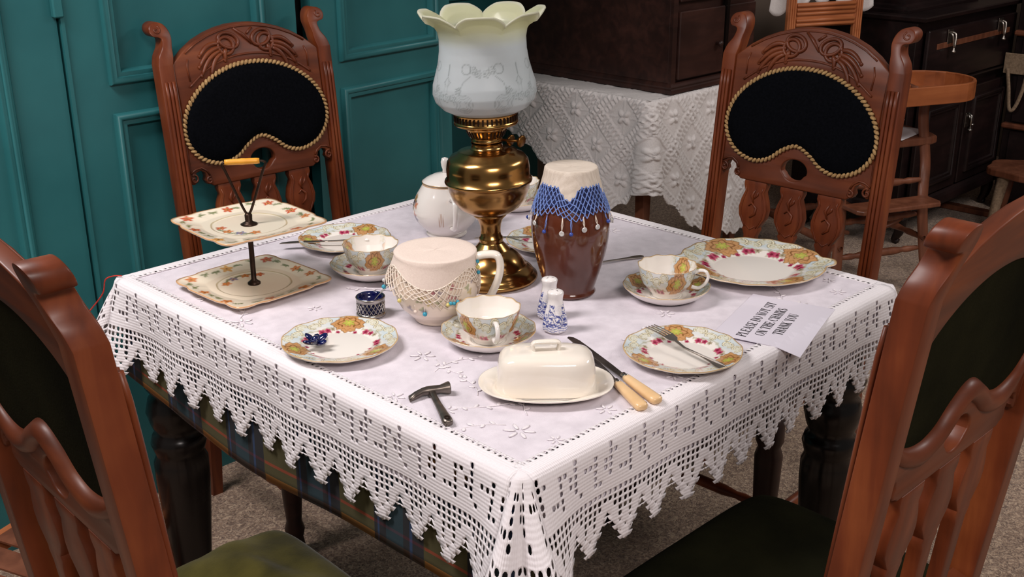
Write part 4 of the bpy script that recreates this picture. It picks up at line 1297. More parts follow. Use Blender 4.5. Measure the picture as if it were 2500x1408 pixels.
for u, w, mt, s in ((0.965, 0.083, 'turquoise_bead', 1.2), (0.06, 0.064, 'turquoise_bead', 1), (0.072, 0.065, 'turquoise_bead', 1), (0.085, 0.063, 'turquoise_bead', 1), (0.05, 0.066, 'yellow_bead', 1), (0.875, 0.064, 'yellow_bead', 1.1), (0.765, 0.058, 'turquoise_bead', 1.2), (0.205, 0.030, 'turquoise_bead', 1), (0.215, 0.014, 'turquoise_bead', 1), (0.208, 0.022, 'yellow_bead', 1.1), (0.93, 0.080, 'gauze', 1), (0.78, 0.044, 'pearl', 1), (0.55, 0.06, 'turquoise_bead', 1), (0.42, 0.058, 'yellow_bead', 1)):
    p = Vector(cov_pt(u, w)); p2 = Vector(cov_pt(u, w-0.012))
    nn = Vector((p.x, p.y, 0)).normalized()
    bd = obj('bead', xf(ball((0, 0, 0), 0.0031*s, 10, 6), tuple(p+nn*0.0028)), mt, cov)
    obj('bead_thread', tube([p+nn*0.002, p2], 0.0005, 5), 'cotton_net', bd)

# ------------------------------------------------------------------ brown jar under a blue bead net cover
jar = thing('stoneware_jar', 'glossy brown stoneware jar wearing a white and blue beaded cover', 'jar', (0.049, -0.119, TZ+0.0012), VIEW)
KP = [(0.043, 0.0), (0.0445, 0.003), (0.0435, 0.006), (0.0425, 0.010), (0.0460, 0.022), (0.0530, 0.045), (0.0595, 0.070), (0.0640, 0.095), (0.0655, 0.115), (0.0645, 0.132), (0.0610, 0.147), (0.0570, 0.158), (0.0530, 0.167), (0.0500, 0.176), (0.0470, 0.188), (0.0430, 0.204), (0.0410, 0.216)]
kp_s = [(p.x, p.y) for p in spline([(r, z, 0) for r, z in KP], 4)]
obj('body', lathe([(0.0, 0.001)]+kp_s+[(0.038, 0.216), (0.036, 0.19), (0.0, 0.18)], 80), 'brown_glaze', jar)
kov = thing('jar_cover', 'white linen cover with blue crochet net and bead fringe on the brown jar', 'cover', (0.049, -0.119, TZ+0.2178), VIEW)
def kr(z): return prof_r(KP, 0.216+z)+0.0028
def kb(u): return 0.024+0.020*max(0.0, math.cos(2*PI*u*4+0.45))**1.5
def kpt(u, w):
    t = 2*PI*u
    r = kr(-w)+0.0006*math.sin(t*13)*min(1, w/0.03)
    return (r*math.cos(t), r*math.sin(t), 0.0010-w)
v, f = [], []
for k in rings:
    for i in range(NU):
        t = 2*PI*i/NU
        v.append((kr(0)*k*math.cos(t)+1e-5, kr(0)*k*math.sin(t), 0.0020+0.0008*math.sin(2*t+k*5)*(1-k)))
for k in range(8):
    for i in range(NU):
        v.append(kpt(i/NU, 0.0006+kb(i/NU)*k/7))
for k in range(len(rings)+7):
    for i in range(NU): f.append((k*NU+i, k*NU+(i+1) % NU, (k+1)*NU+(i+1) % NU, (k+1)*NU+i))
obj('linen', (v, f), 'gauze_striped', kov)
# dark blue band under the net
v, f = [], []
for k in range(4):
    for i in range(NU):
        u = i/NU
        a, b_ = 0.020, 0.058+0.006*math.sin(2*PI*u*4)
        p = kpt(u, a+(b_-a)*k/3); s = 0.986
        v.append((p[0]*s, p[1]*s, p[2]))
for k in range(3):
    for i in range(NU): f.append((k*NU+i, k*NU+(i+1) % NU, (k+1)*NU+(i+1) % NU, (k+1)*NU+i))
segs = net(kpt, 40, 7, 0.00095, lambda u: kb(u)-0.002, lambda u: 0.070+0.005*math.sin(2*PI*u*5+1))
obj('blue_net', join(*segs), 'blue_thread', kov)
obj('net_backing', (v, f), 'navy_cloth', kov)
for k, (u, w, ty) in enumerate(((0.72, 0.090, 'b'), (0.755, 0.086, 'p'), (0.83, 0.086, 'p'), (0.89, 0.094, 'b'), (0.96, 0.094, 'p'), (0.995, 0.094, 'b'), (0.045, 0.088, 'p'), (0.10, 0.086, 'p'), (0.16, 0.082, 'b'), (0.205, 0.086, 'p'), (0.25, 0.092, 'p'), (0.275, 0.094, 'b'), (0.36, 0.09, 'p'), (0.45, 0.09, 'b'), (0.55, 0.09, 'p'), (0.64, 0.09, 'b'))):
    p = Vector(kpt(u, w)); nn = Vector((p.x, p.y, 0)).normalized()
    q = Vector(kpt(u, 0.068))
    if ty == 'b':
        bd = obj('bead', xf(box((0, 0, 0), (0.0062, 0.0062, 0.0062), 0.0018), tuple(p+nn*0.0035), (0.5, 0.6, u*9)), 'blue_bead', kov)
    else:
        an = math.atan2(nn.y, nn.x)
        bd = obj('button', xf(lathe([(0.0, -0.0012), (0.0040, -0.0012), (0.0046, 0.0), (0.0040, 0.0012), (0.0026, 0.0010), (0.0014, 0.0004), (0.0, 0.0004)], 16), tuple(p+nn*0.0022), (0, PI/2, an)), 'pearl', kov)
    obj('bead_loop', join(tube([p+nn*0.002+Vector((0, 0, 0.003)), (p+q)/2+nn*0.001+Vector((-nn.y, nn.x, 0))*0.0012, q], 0.0006, 5), tube([p+nn*0.002+Vector((0, 0, 0.003)), (p+q)/2+nn*0.001-Vector((-nn.y, nn.x, 0))*0.0012, q], 0.0006, 5)), 'blue_thread' if ty == 'b' else 'cotton_net', bd)

# ------------------------------------------------------------------ teapot behind the lamp
tp_ = thing('teapot', 'white china teapot with gilt lines behind the brass lamp', 'teapot', (0.118, 0.268, TZ+0.0012), 0)
TPP = [(0.038, 0.0), (0.040, 0.004), (0.037, 0.007), (0.046, 0.016), (0.058, 0.030), (0.0645, 0.046), (0.0640, 0.060), (0.0580, 0.078), (0.0500, 0.092), (0.0455, 0.100), (0.0440, 0.104)]
tps = densify([(p.x, p.y) for p in spline([(r, z, 0) for r, z in TPP], 4)], 0.0016)
v, f, rn, th = polar([(0.002, 0.001)]+tps+[(0.042, 0.104), (0.040, 0.10), (0.002, 0.02)], 220)
me = mesh('teapot_body', v, f)
zz = np.array([q[2] for q in v])
col = np.tile(L3(236, 230, 224), (len(v), 1))
LFT = VIEW-1.35
P = np.stack([((th-LFT+PI) % (2*PI)-PI)*0.062, zz-0.055], 1)
for k in range(16):
    x, y = (rj.random()-0.5)*0.028, (rj.random()-0.5)*0.05
    q = np.hypot(P[:, 0]-x, P[:, 1]-y); an = np.arctan2(P[:, 1]-y, P[:, 0]-x)
    col = blend(col, 0.85*soft(q-0.006*(1+0.35*np.cos(4*an+k)), 0.003), [L3(196, 110, 60), L3(110, 116, 150), L3(92, 84, 96), L3(150, 130, 80)][k % 4])
for dx in (0.078, 0.082, 0.075): col = blend(col, 0.8*soft(np.abs(P[:, 0]-dx-0.05*P[:, 1])-0.0006, 0.0006)*(np.abs(P[:, 1]+0.01) < 0.014), L3(170, 118, 70))
col = blend(col, soft(np.abs(zz-0.103)-0.0008, 0.001), L3(190, 140, 80))
paint(me, col)
obj('body', me, 'printed_china', tp_)
lid = obj('lid', lathe([(0.0440, 0.1048), (0.0455, 0.1062), (0.0445, 0.1080), (0.036, 0.114), (0.022, 0.1205), (0.010, 0.1230), (0.006, 0.1240)], 48, True), 'white_glaze', tp_)
obj('gilt_line', tube([(0.0452*math.cos(2*PI*k/48), 0.0452*math.sin(2*PI*k/48), 0.1066) for k in range(48)], 0.0007, 6, closed=True), 'gold_line', lid)
obj('knob', lathe([(0.0055, 0.122), (0.0050, 0.130), (0.0075, 0.137), (0.0082, 0.145), (0.0060, 0.152), (0.0, 0.154)], 20), 'white_glaze', lid)
SPD = CAM['yaw']-PI/2+0.70
spt = spline([(0.052, 0, 0.040), (0.075, 0, 0.052), (0.092, 0, 0.075), (0.103, 0, 0.100), (0.116, 0, 0.112)], 6)
spo = tube(spt, [0.0165-0.0095*(i/len(spt)) for i in range(len(spt))], 14)
obj('spout', xf(spo, (0, 0, 0), (0, 0, SPD)), 'white_glaze', tp_)
hpt = spline([(0.055, 0, 0.083), (0.075, 0, 0.092), (0.092, 0, 0.080), (0.094, 0, 0.056), (0.082, 0, 0.034), (0.058, 0, 0.028)], 6)
obj('handle', xf(tube(hpt, 0.0042, 10, flat=(1, 1.3)), (0, 0, 0), (0, 0, VIEW+0.25)), 'white_glaze', tp_)

# ------------------------------------------------------------------ salt cellar with its spoon
sc = thing('salt_cellar', 'pierced silver salt cellar with cobalt blue glass liner beside the covered jug', 'salt cellar', (-0.253, 0.041, TZ+0.0012), VIEW)
obj('liner', lathe([(0.0, 0.002), (0.0195, 0.002), (0.0200, 0.004), (0.0203, 0.029), (0.0215, 0.0305), (0.0210, 0.0318), (0.0190, 0.0310), (0.0180, 0.027), (0.015, 0.017), (0.0, 0.014)], 48), 'cobalt_glass', sc)
for nm, pr in (('foot_ring', [(0.0210, 0.0), (0.0240, 0.0), (0.0245, 0.0015), (0.0232, 0.0035), (0.0222, 0.0055), (0.0210, 0.0055), (0.0210, 0.0)]), ('top_ring', [(0.0215, 0.0235), (0.0232, 0.0240), (0.0234, 0.0285), (0.0240, 0.0300), (0.0232, 0.0312), (0.0217, 0.0308), (0.0215, 0.0235)])):
    obj(nm, lathe(pr, 56), 'silver', sc)
seg = []
for s in (1, -1):
    for k in range(20):
        a0 = 2*PI*k/20
        seg.append(tube([(0.0223*math.cos(a0+s*0.55*q), 0.0223*math.sin(a0+s*0.55*q), 0.005+0.0195*q) for q in (0, 0.25, 0.5, 0.75, 1)], 0.00085, 6))
obj('pierced_band', join(*seg), 'silver', sc)
spn = thing('salt_spoon', 'tiny silver salt spoon leaning in the blue glass salt cellar', 'spoon', (-0.253, 0.041, TZ+0.018), VIEW+PI/2+0.35)
pth = spline([(-0.004, 0, -0.001), (0.004, 0, 0.004), (0.016, 0, 0.016), (0.030, 0, 0.028), (0.036, 0, 0.032)], 6)
obj('stem', tube(pth, [0.0012+0.0016*(i/len(pth))**3 for i in range(len(pth))], 8, flat=(0.6, 1.3)), 'silver', spn)
obj('bowl', xf(ball((0, 0, 0), 0.005, 12, 8, (1.2, 0.9, 0.4)), (-0.006, 0, -0.0015), (0, -0.4, 0)), 'silver', spn)

# dark blue trinket on the front left plate: a little glass flower with a pointed calyx
tr = thing('glass_flower', 'small dark blue glass flower lying on the front left tea plate', 'ornament', (-0.406, -0.020, TZ+0.0155), 0.5)
tr.scale = (1.4, 1.4, 1.15)
for k in range(6):
    a = 2*PI*k/6+0.3
    pt = ball((0, 0, 0), 1, 10, 6, (0.0085, 0.0048, 0.0030))
    obj('petal', xf(pt, (0.0070*math.cos(a), 0.0070*math.sin(a), 0.002+0.003*(k % 2)), (0.3, -0.45-0.2*(k % 2), a)), 'cobalt_glass', tr)
obj('flower_heart', lathe([(0.0, 0.010), (0.003, 0.009), (0.0048, 0.006), (0.004, 0.001), (0.0, -0.001)], 14), 'cobalt_glass', tr)
obj('stem', tube(spline([(0.006, 0, 0.002), (0.018, 0.001, 0.0), (0.032, 0.003, -0.006)], 5), [0.0030, 0.0028, 0.0026, 0.0022, 0.0019, 0.0016, 0.0013, 0.001, 0.0008, 0.0006, 0.0005], 8), 'cobalt_glass', tr)

# ------------------------------------------------------------------ blue and white shakers
def shaker_mesh():
    pr = densify([(p.x, p.y) for p in spline([(0.0175, 0.0, 0), (0.0195, 0.003, 0), (0.0198, 0.010, 0), (0.0180, 0.022, 0), (0.0145, 0.036, 0), (0.0120, 0.046, 0), (0.0115, 0.052, 0), (0.0125, 0.058, 0), (0.0130, 0.062, 0)], 4)], 0.0009)
    pr += [(0.0120, 0.0640), (0.0085, 0.0658), (0.0045, 0.0665), (0.002, 0.0667)]
    v, f, rn, th = polar([(0.002, 0.0)]+pr, 200, lambda r, z, t, i: (r*(1+0.035*math.cos(8*t)*max(0, min(1, (0.05-z)/0.02))), z))
    me = mesh('shaker_body', v, f)
    zz = np.array([q[2] for q in v])
    col = np.tile(L3(238, 234, 232), (len(v), 1))
    BL, DK = L3(70, 92, 168), L3(36, 48, 128)
    u = th*3
    land = (zz > 0.012) & (zz < 0.044)
    pat = np.sin(u*3+8*np.sin(zz*210))*np.sin(zz*520+3*np.sin(u*2))
    col = blend(col, land*np.clip(pat*1.6+0.3, 0, 0.9), BL)
    col = blend(col, land*np.clip(np.sin(u*5+zz*700+2*np.sin(u*3))*2-0.9, 0, 1), DK)
    pan = (np.abs((th % (PI/2))-PI/4) < 0.42)
    col = blend(col, ((zz > 0.030) & (zz < 0.050) & pan)*0.85, L3(236, 232, 232))
    wav = (zz < 0.012) & (zz > 0.002)
    col = blend(col, wav*np.clip(np.sin(zz*1700+2.4*np.sin(u*2))*2, 0, 0.9), BL)
    col = blend(col, soft(np.abs(zz-0.013-0.0015*np.sin(u*2))-0.0008, 0.0008), DK)
    for k in range(3):
        a = 2*PI*k/3
        xy = np.array([(q[0]-0.004*math.cos(a), q[1]-0.004*math.sin(a)) for q in v])
        col = blend(col, ((np.hypot(xy[:, 0], xy[:, 1]) < 0.0009) & (zz > 0.065))*1.0, L3(90, 80, 78))
    paint(me, col)
    return me
shm = shaker_mesh()
for x, y, rz, lb in ((-0.0935, -0.2175, 0.3, 'blue and white china shaker nearest the butter dish'), (-0.058, -0.172, 1.1, 'blue and white china shaker standing next to the brown jar')):
    tag(obj('salt_shaker', shm, 'printed_china', loc=(x, y, TZ+0.0012), rot=(0, 0, rz)), lb, 'shaker', 'blue and white shakers')

# ------------------------------------------------------------------ butter dish
bd_ = thing('butter_dish', 'cream oval butter dish with domed rectangular lid at the front of the table', 'butter dish', (-0.262, -0.356, TZ+0.0012), -0.785)
def oval(a, b_, n_, t):
    c, s = math.cos(t), math.sin(t)
    k = 1/((abs(c/a)**n_+abs(s/b_)**n_)**(1/n_))
    return k*c, k*s
v, f = [], []
rows = [(0.02, 0.005), (0.60, 0.005), (0.70, 0.0055), (0.76, 0.008), (0.90, 0.0115), (0.985, 0.0140), (1.0, 0.0138), (0.99, 0.0118), (0.88, 0.0075), (0.70, 0.001), (0.66, 0.0), (0.62, 0.001), (0.02, 0.001)]
n = 72
for k, z in rows:
    for j in range(n):
        x, y = oval(0.094, 0.067, 2.25, 2*PI*j/n)
        v.append((x*k, y*k, z))
for i in range(len(rows)-1):
    for j in range(n): f.append((i*n+j, i*n+(j+1) % n, (i+1)*n+(j+1) % n, (i+1)*n+j))
f += [tuple(range(n-1, -1, -1)), tuple((len(rows)-1)*n+j for j in range(n))]
obj('dish', (v, f), 'cream_glaze', bd_)
v, f = [], []
rows = [(1.0, 0.0060), (1.012, 0.008), (1.0, 0.014), (0.985, 0.030), (0.965, 0.042), (0.93, 0.050), (0.86, 0.0555), (0.70, 0.0590), (0.40, 0.0605), (0.03, 0.0610)]
for k, z in rows:
    for j in range(n):
        x, y = oval(0.069, 0.041, 3.6, 2*PI*j/n)
        # near vertical sides
        v.append((x*k, y*k, z))
for i in range(len(rows)-1):
    for j in range(n): f.append((i*n+j, i*n+(j+1) % n, (i+1)*n+(j+1) % n, (i+1)*n+j))
f.append(tuple((len(rows)-1)*n+j for j in range(n)))
ld = obj('lid', (v, f), 'cream_glaze', bd_)
hpb = spline([(-0.0165, 0, 0.059), (-0.0185, 0, 0.066), (-0.0185, 0, 0.0705), (-0.012, 0, 0.0730), (0.012, 0, 0.0725), (0.018, 0, 0.0700), (0.0175, 0, 0.065), (0.0155, 0, 0.059)], 5)
obj('handle', tube(hpb, 0.0029, 10, flat=(0.9, 1.9)), 'cream_glaze', ld, rot=(0, 0, 0.12))

# ------------------------------------------------------------------ cutlery
def blade(pts, th_):
    """flat blade from an outline in x/y"""
    return shape2d([pts], th_, th_*0.35)
def knife(name, loc, rotz, label, bl_mat='dark_steel', rx=0.0):
    k = thing(name, label, 'knife', loc, rotz, 'bone handled knives', rot=(0, -rx, rotz))
    bp = [(0.0, -0.0045), (0.03, -0.0060), (0.09, -0.0068), (0.112, -0.0066), (0.124, -0.0040), (0.129, 0.0015), (0.127, 0.0052), (0.11, 0.0058), (0.03, 0.0052), (0.0, 0.0045)]
    obj('blade', xf(blade([(x*1.14, y) for x, y in bp], 0.0014), (0.090, 0, 0.0052)), bl_mat, k, smooth=False)
    obj('bolster', xf(lathe([(0.0, 0.0), (0.0050, 0.0), (0.0058, 0.003), (0.0042, 0.006), (0.0052, 0.010), (0.0030, 0.013), (0.0, 0.013)], 16), (0.078, 0, 0.0062), (0, PI/2, 0)), 'silver', k)
    v, f = [], []
    st = [(0.0, 0.0052, 0.0035), (0.003, 0.0086, 0.0052), (0.010, 0.0094, 0.0058), (0.040, 0.0084, 0.0055), (0.075, 0.0066, 0.0050), (0.080, 0.0060, 0.0046)]
    for x, a, b_ in st:
        for j in range(16):
            px, py = oval(a, b_, 3.2, 2*PI*j/16)
            v.append((x, px, py+0.0062))
    for i in range(len(st)-1):
        for j in range(16): f.append((i*16+j, i*16+(j+1) % 16, (i+1)*16+(j+1) % 16, (i+1)*16+j))
    f += [tuple(range(15, -1, -1)), tuple((len(st)-1)*16+j for j in range(16))]
    obj('handle', (v, f), 'bone', k)
    return k
knife('table_knife', (-0.193, -0.498, TZ+0.0016), math.atan2(0.229, 0.073), 'knife with dark blade and bone handle nearest the forked plate', rx=0.028)
knife('table_knife', (-0.223, -0.496, TZ+0.0016), math.atan2(0.225, 0.105)-0.01, 'knife with bone handle tucked against the butter dish', 'silver')

def fork(loc, rot, label, mat='steel', L_=0.165):
    k = thing('dessert_fork', label, 'fork', loc, rot=rot)
    outl = [(0.0, -0.0070), (0.012, -0.0082), (0.030, -0.0052), (0.050, -0.0030), (0.085, -0.0022), (0.104, -0.0030), (0.110, -0.0085), (0.122, -0.0098)]
    top_ = outl + [(x, -y) for x, y in reversed(outl)]
    def bend(p):
        out = []
        for x, y, z in p[0]:
            u = max(0.0, (x-0.085)/0.08)
            out.append((x, y, z + 0.006*math.sin(PI*min(1, u)) * (1 if u < 1 else 0) - 0.004*max(0, 1-x/0.05)**2 + 0.010*u*u))
        return out, p[1]
    obj('handle', bend(shape2d([top_], 0.0016, 0.0004)), mat, k, smooth=False)
    for j in range(4):
        y = -0.0082+j*0.00547
        ti = [(0.1215, y-0.0013), (0.160, y-0.0009), (0.163, y), (0.160, y+0.0009), (0.1215, y+0.0013)]
        s2 = shape2d([[(0.1215+(0.0415)*q/6, y-0.0013+0.0005*q/6) for q in range(7)]+[(0.1215+(0.0415)*q/6, y+0.0013-0.0005*q/6) for q in range(6, -1, -1)]], 0.0015, 0.0003)
        obj('tine', bend(s2), mat, k, smooth=False)
    return k
fork((-0.059, -0.512, TZ+0.0195), (0.0, 0.02, 1.375), 'silver fork lying across the front right tea plate')

def spreader(loc, rot, label, flip=1, name='butter_knife'):
    k = thing(name, label, 'knife', loc, rot=rot)
    bl = [(0.085, -0.0030), (0.10, -0.0052), (0.13, -0.0078), (0.155, -0.0070), (0.168, -0.0025), (0.172, 0.0035), (0.16, 0.0040), (0.085, 0.0030)]
    obj('blade', shape2d([bl], 0.0013, 0.0003), 'steel', k, smooth=False)
    hl = [(0.0, -0.0035), (0.004, -0.0058), (0.016, -0.0056), (0.040, -0.0034), (0.080, -0.0024), (0.086, -0.0032)]
    hl = hl+[(x, -y) for x, y in reversed(hl)]
    obj('handle', shape2d([hl], 0.0026, 0.0009), 'steel', k, smooth=False)
    return k
spreader((-0.042, 0.305, TZ+0.0185), (0.0, 0.035, math.atan2(0.122, -0.126)), 'steel knife lying across the back left tea plate')
spreader((0.2235, 0.052, TZ+0.0190), (0.0, 0.02, 2.33), 'steel knife across the tea plate between lamp and jar')
spf = thing('dessert_spoon', 'steel spoon with rounded handle end poking out from behind the brown jar', 'spoon', (0.276, -0.098, TZ+0.0016), rot=(0, 0, math.atan2(0.035, -0.085)+0.06))
hl = [(0.0, -0.0025), (0.003, -0.0058), (0.010, -0.0068), (0.022, -0.0060), (0.038, -0.0034), (0.075, -0.0022), (0.110, -0.0026)]
hl = hl+[(x, -y) for x, y in reversed(hl)]
obj('handle', shape2d([hl], 0.0026, 0.0009), 'steel', spf, smooth=False, rot=(0, -0.03, 0), loc=(0, 0, 0.001))
obj('bowl', xf(ball((0, 0, 0), 1, 18, 10, (0.026, 0.0165, 0.005)), (0.134, 0, 0.0062)), 'steel', spf)

# ------------------------------------------------------------------ toffee hammer
hm = thing('toffee_hammer', 'small steel toffee hammer lying near the front corner of the cloth', 'hammer', (-0.432, -0.343, TZ+0.0012), math.atan2(0.080, 0.043))
v, f = [], []
st = [(0.0, 0.0030, 0.003), (0.0015, 0.0062, 0.0042), (0.010, 0.0072, 0.0048), (0.030, 0.0060, 0.0042), (0.060, 0.0046, 0.0036), (0.085, 0.0042, 0.0040), (0.096, 0.0056, 0.0050)]
for x, a, b_ in st:
    for j in range(16):
        px, py = oval(a, b_, 3.0, 2*PI*j/16)
        v.append((x, px, py+0.0055))
for i in range(len(st)-1):
    for j in range(16): f.append((i*16+j, i*16+(j+1) % 16, (i+1)*16+(j+1) % 16, (i+1)*16+j))
f += [tuple(range(15, -1, -1)), tuple((len(st)-1)*16+j for j in range(16))]
hh = obj('handle', (v, f), 'dark_steel', hm)
obj('hanging_hole', xf(lathe([(0.0, 0.0), (0.0034, 0.0), (0.0036, 0.0006), (0.0044, 0.0010), (0.0036, 0.0013), (0.0, -0.0004)], 18), (0.0085, 0, 0.0100), (0, 0, 0), (1.2, 1, 1)), 'iron', hh)
hd_ = []
for y, a, b_, dx, z in ((-0.026, 0.0088, 0.0080, 0.0, 0.0085), (-0.0245, 0.0092, 0.0082, 0.0, 0.0085), (-0.013, 0.0056, 0.0056, 0.0, 0.0080), (-0.006, 0.0064, 0.0058, 0.0, 0.0080), (0.006, 0.0064, 0.0058, 0.0, 0.0080), (0.013, 0.0052, 0.0052, -0.001, 0.0078), (0.024, 0.0060, 0.0048, -0.006, 0.0060), (0.033, 0.0070, 0.0030, -0.010, 0.0042)):
    hd_.append((y, a, b_, dx, z))
v, f = [], []
for y, a, b_, dx, z in hd_:
    for j in range(16):
        px, py = oval(a, b_, 2.6, 2*PI*j/16)
        v.append((0.099+dx+px, y, z+py))
for i in range(len(hd_)-1):
    for j in range(16): f.append((i*16+j, i*16+(j+1) % 16, (i+1)*16+(j+1) % 16, (i+1)*16+j))
f += [tuple(range(15, -1, -1)), tuple((len(hd_)-1)*16+j for j in range(16))]
obj('head', (v, f), 'dark_steel', hm)

# ------------------------------------------------------------------ laminated notice
GL = {  # strokes: (x0, y0, x1, y1, width); arcs: ('a', cx, cy, rx, ry, t0, t1, w)
 'P': [(.18, 0, .18, 1, .16), (.02, .02, .36, .02, .05), (.02, .98, .4, .98, .05), ('a', .38, .74, .26, .25, -90, 90, .12), (.2, .49, .4, .49, .05)],
 'L': [(.18, 0, .18, 1, .16), (.02, .98, .36, .98, .05), (.02, .02, .64, .02, .05), (.63, .02, .63, .24, .06)],
 'E': [(.18, 0, .18, 1, .16), (.02, .98, .62, .98, .05), (.02, .02, .66, .02, .05), (.2, .52, .48, .52, .05), (.48, .38, .48, .66, .05), (.62, .98, .62, .78, .06), (.66, .02, .66, .24, .06)],
 'A': [(.36, 1, .08, 0, .06), (.36, 1, .62, 0, .17), (0, .02, .2, .02, .05), (.46, .02, .76, .02, .05), (.18, .34, .52, .34, .05)],
 'S': [('a', .3, .74, .22, .24, 30, 250, .12), ('a', .3, .26, .24, .25, -150, 80, .14), (.18, .60, .42, .42, .17), (.52, .98, .52, .70, .05), (.06, .02, .06, .3, .05)],
 'D': [(.18, 0, .18, 1, .16), (.02, .98, .36, .98, .05), (.02, .02, .36, .02, .05), ('a', .34, .5, .32, .48, -90, 90, .14)],
 'O': [('a', .38, .5, .31, .47, 0, 360, .13)],
 'N': [(.14, 0, .14, 1, .06), (.12, .98, .62, .02, .17), (.62, 0, .62, 1, .06), (0, .98, .2, .98, .05), (0, .02, .28, .02, .05), (.48, .98, .76, .98, .05)],
 'T': [(.34, 0, .34, 1, .16), (.02, .97, .66, .97, .06), (.03, .97, .03, .74, .06), (.65, .97, .65, .74, .06), (.2, .02, .48, .02, .05)],
 'I': [(.2, 0, .2, 1, .16), (.04, .98, .36, .98, .05), (.04, .02, .36, .02, .05)],
 'H': [(.18, 0, .18, 1, .16), (.6, 0, .6, 1, .16), (.2, .52, .6, .52, .06), (.02, .98, .34, .98, .05), (.02, .02, .34, .02, .05), (.44, .98, .76, .98, .05), (.44, .02, .76, .02, .05)],
 'C': [('a', .38, .5, .31, .47, 50, 310, .13), (.62, .98, .62, .66, .05)],
 'R': [(.18, 0, .18, 1, .16), (.02, .02, .36, .02, .05), (.02, .98, .4, .98, .05), ('a', .38, .75, .24, .23, -90, 90, .12), (.2, .51, .4, .51, .05), (.4, .5, .62, .02, .16), (.56, .02, .76, .02, .05)],
 'K': [(.18, 0, .18, 1, .16), (.02, .98, .34, .98, .05), (.02, .02, .34, .02, .05), (.24, .42, .6, .98, .06), (.34, .58, .64, .02, .17), (.46, .98, .72, .98, .05), (.5, .02, .78, .02, .05)],
 'Y': [(.36, 0, .36, .46, .16), (.1, .98, .36, .46, .16), (.62, .98, .38, .46, .06), (0, .98, .26, .98, .05), (.48, .98, .74, .98, .05), (.2, .02, .52, .02, .05)],
 'U': [(.16, .34, .16, 1, .16), (.6, .34, .6, 1, .06), ('a', .38, .34, .22, .32, 180, 360, .11), (.0, .98, .32, .98, .05), (.48, .98, .74, .98, .05)]}
ADV = {'I': .46, 'P': .72, 'L': .74, 'E': .76, 'S': .66, 'T': .74, ' ': .36}
def stroke_quad(x0, y0, x1, y1, w):
    d = Vector((x1-x0, y1-y0)); n_ = Vector((-d.y, d.x)).normalized()*w/2
    # letters keep level tops and feet: slanted strokes are cut horizontally
    if abs(d.y) > 1e-6 and abs(d.x) > 1e-6:
        h = Vector((w/2*d.length/abs(d.y), 0)); n_ = h
    return [(x0-n_.x, y0-n_.y), (x1-n_.x, y1-n_.y), (x1+n_.x, y1+n_.y), (x0+n_.x, y0+n_.y)]
def text_mesh(s, size):
    v, f, x = [], [], 0.0
    for ch in s:
        for st in GL.get(ch, []):
            if st[0] == 'a':
                _, cx, cy_, rx, ry, t0, t1, w = st
                n_ = 14
                b0 = len(v)
                for k in range(n_+1):
                    t = math.radians(t0+(t1-t0)*k/n_)
                    ww = w*(0.35+0.65*abs(math.cos(t)))
                    for sg in (-1, 1): v.append((x+cx+(rx+sg*ww/2)*math.cos(t), cy_+(ry+sg*0.05/2)*math.sin(t), 0))
                for k in range(n_): f.append((b0+2*k, b0+2*k+1, b0+2*k+3, b0+2*k+2))
            else:
                q = stroke_quad(*st); b0 = len(v)
                v += [(x+a, b_, 0) for a, b_ in q]; f.append((b0, b0+1, b0+2, b0+3))
        x += ADV.get(ch, .80)
    w = x
    return [((a-w/2)*size*0.92, b_*size, c) for a, b_, c in v], f, w*size*0.92
# sign corners on the cloth
c_tl, c_tr, c_br, c_bl = Vector((0.252, -0.353)), Vector((0.283, -0.490)), Vector((0.088, -0.540)), Vector((0.070, -0.405))
mid_ = (c_tl+c_tr+c_br+c_bl)/4
ux = ((c_tl-c_bl)+(c_tr-c_br)).normalized()           # reading direction
uy = Vector((-ux.y, ux.x))                            # up the page
Wd, Hd = ((c_tl-c_bl).length+(c_tr-c_br).length)/2, ((c_tl-c_tr).length+(c_bl-c_br).length)/2
sg = thing('notice_card', 'laminated white card reading PLEASE DO NOT SIT ON THE CHAIRS THANK YOU', 'sign', (mid_.x, mid_.y, TZ+0.0026), math.atan2(ux.y, ux.x))
def card_pt(a, b_):
    x, y = a*Wd/2, b_*Hd/2
    over = max(0.0, -(mid_.y+ux.y*x+uy.y*y)-(TY-0.004))
    return (x, y, 0.0006*math.cos(a*2)+0.0012*max(0, b_)*a*a-0.25*over)
v, f = [], []
for k in range(2):
    for i in range(13):
        for j in range(13):
            p = card_pt(i/6-1, j/6-1); v.append((p[0], p[1], p[2]-0.0007*k))
for i in range(12):
    for j in range(12):
        a = i*13+j
        f.append((a, a+13, a+14, a+1)); f.append((169+a, 169+a+1, 169+a+14, 169+a+13))
for i in range(12):
    for a, b_ in ((i, i+1), (156+i+1, 156+i), (13*(i+1), 13*i), (13*i+12, 13*i+25)): f.append((a, b_, b_+169, a+169))
obj('card', (v, f), 'paper', sg, smooth=False)
for s, yy in (('PLEASE DO NOT SIT', 0.0205), ('ON THE CHAIRS', -0.0030), ('THANK YOU', -0.0265)):
    tv, tf_, tw = text_mesh(s, 0.0155)
    sc_ = 1.0
    tv2 = []
    for a, b_, c in tv:
        x, y = a*1.0-0.006, b_+yy
        p = card_pt(max(-1, min(1, x/(Wd/2))), max(-1, min(1, y/(Hd/2))))
        tv2.append((x, y, p[2]+0.0004))
    obj('lettering', (tv2, tf_), 'ink', sg, smooth=False)

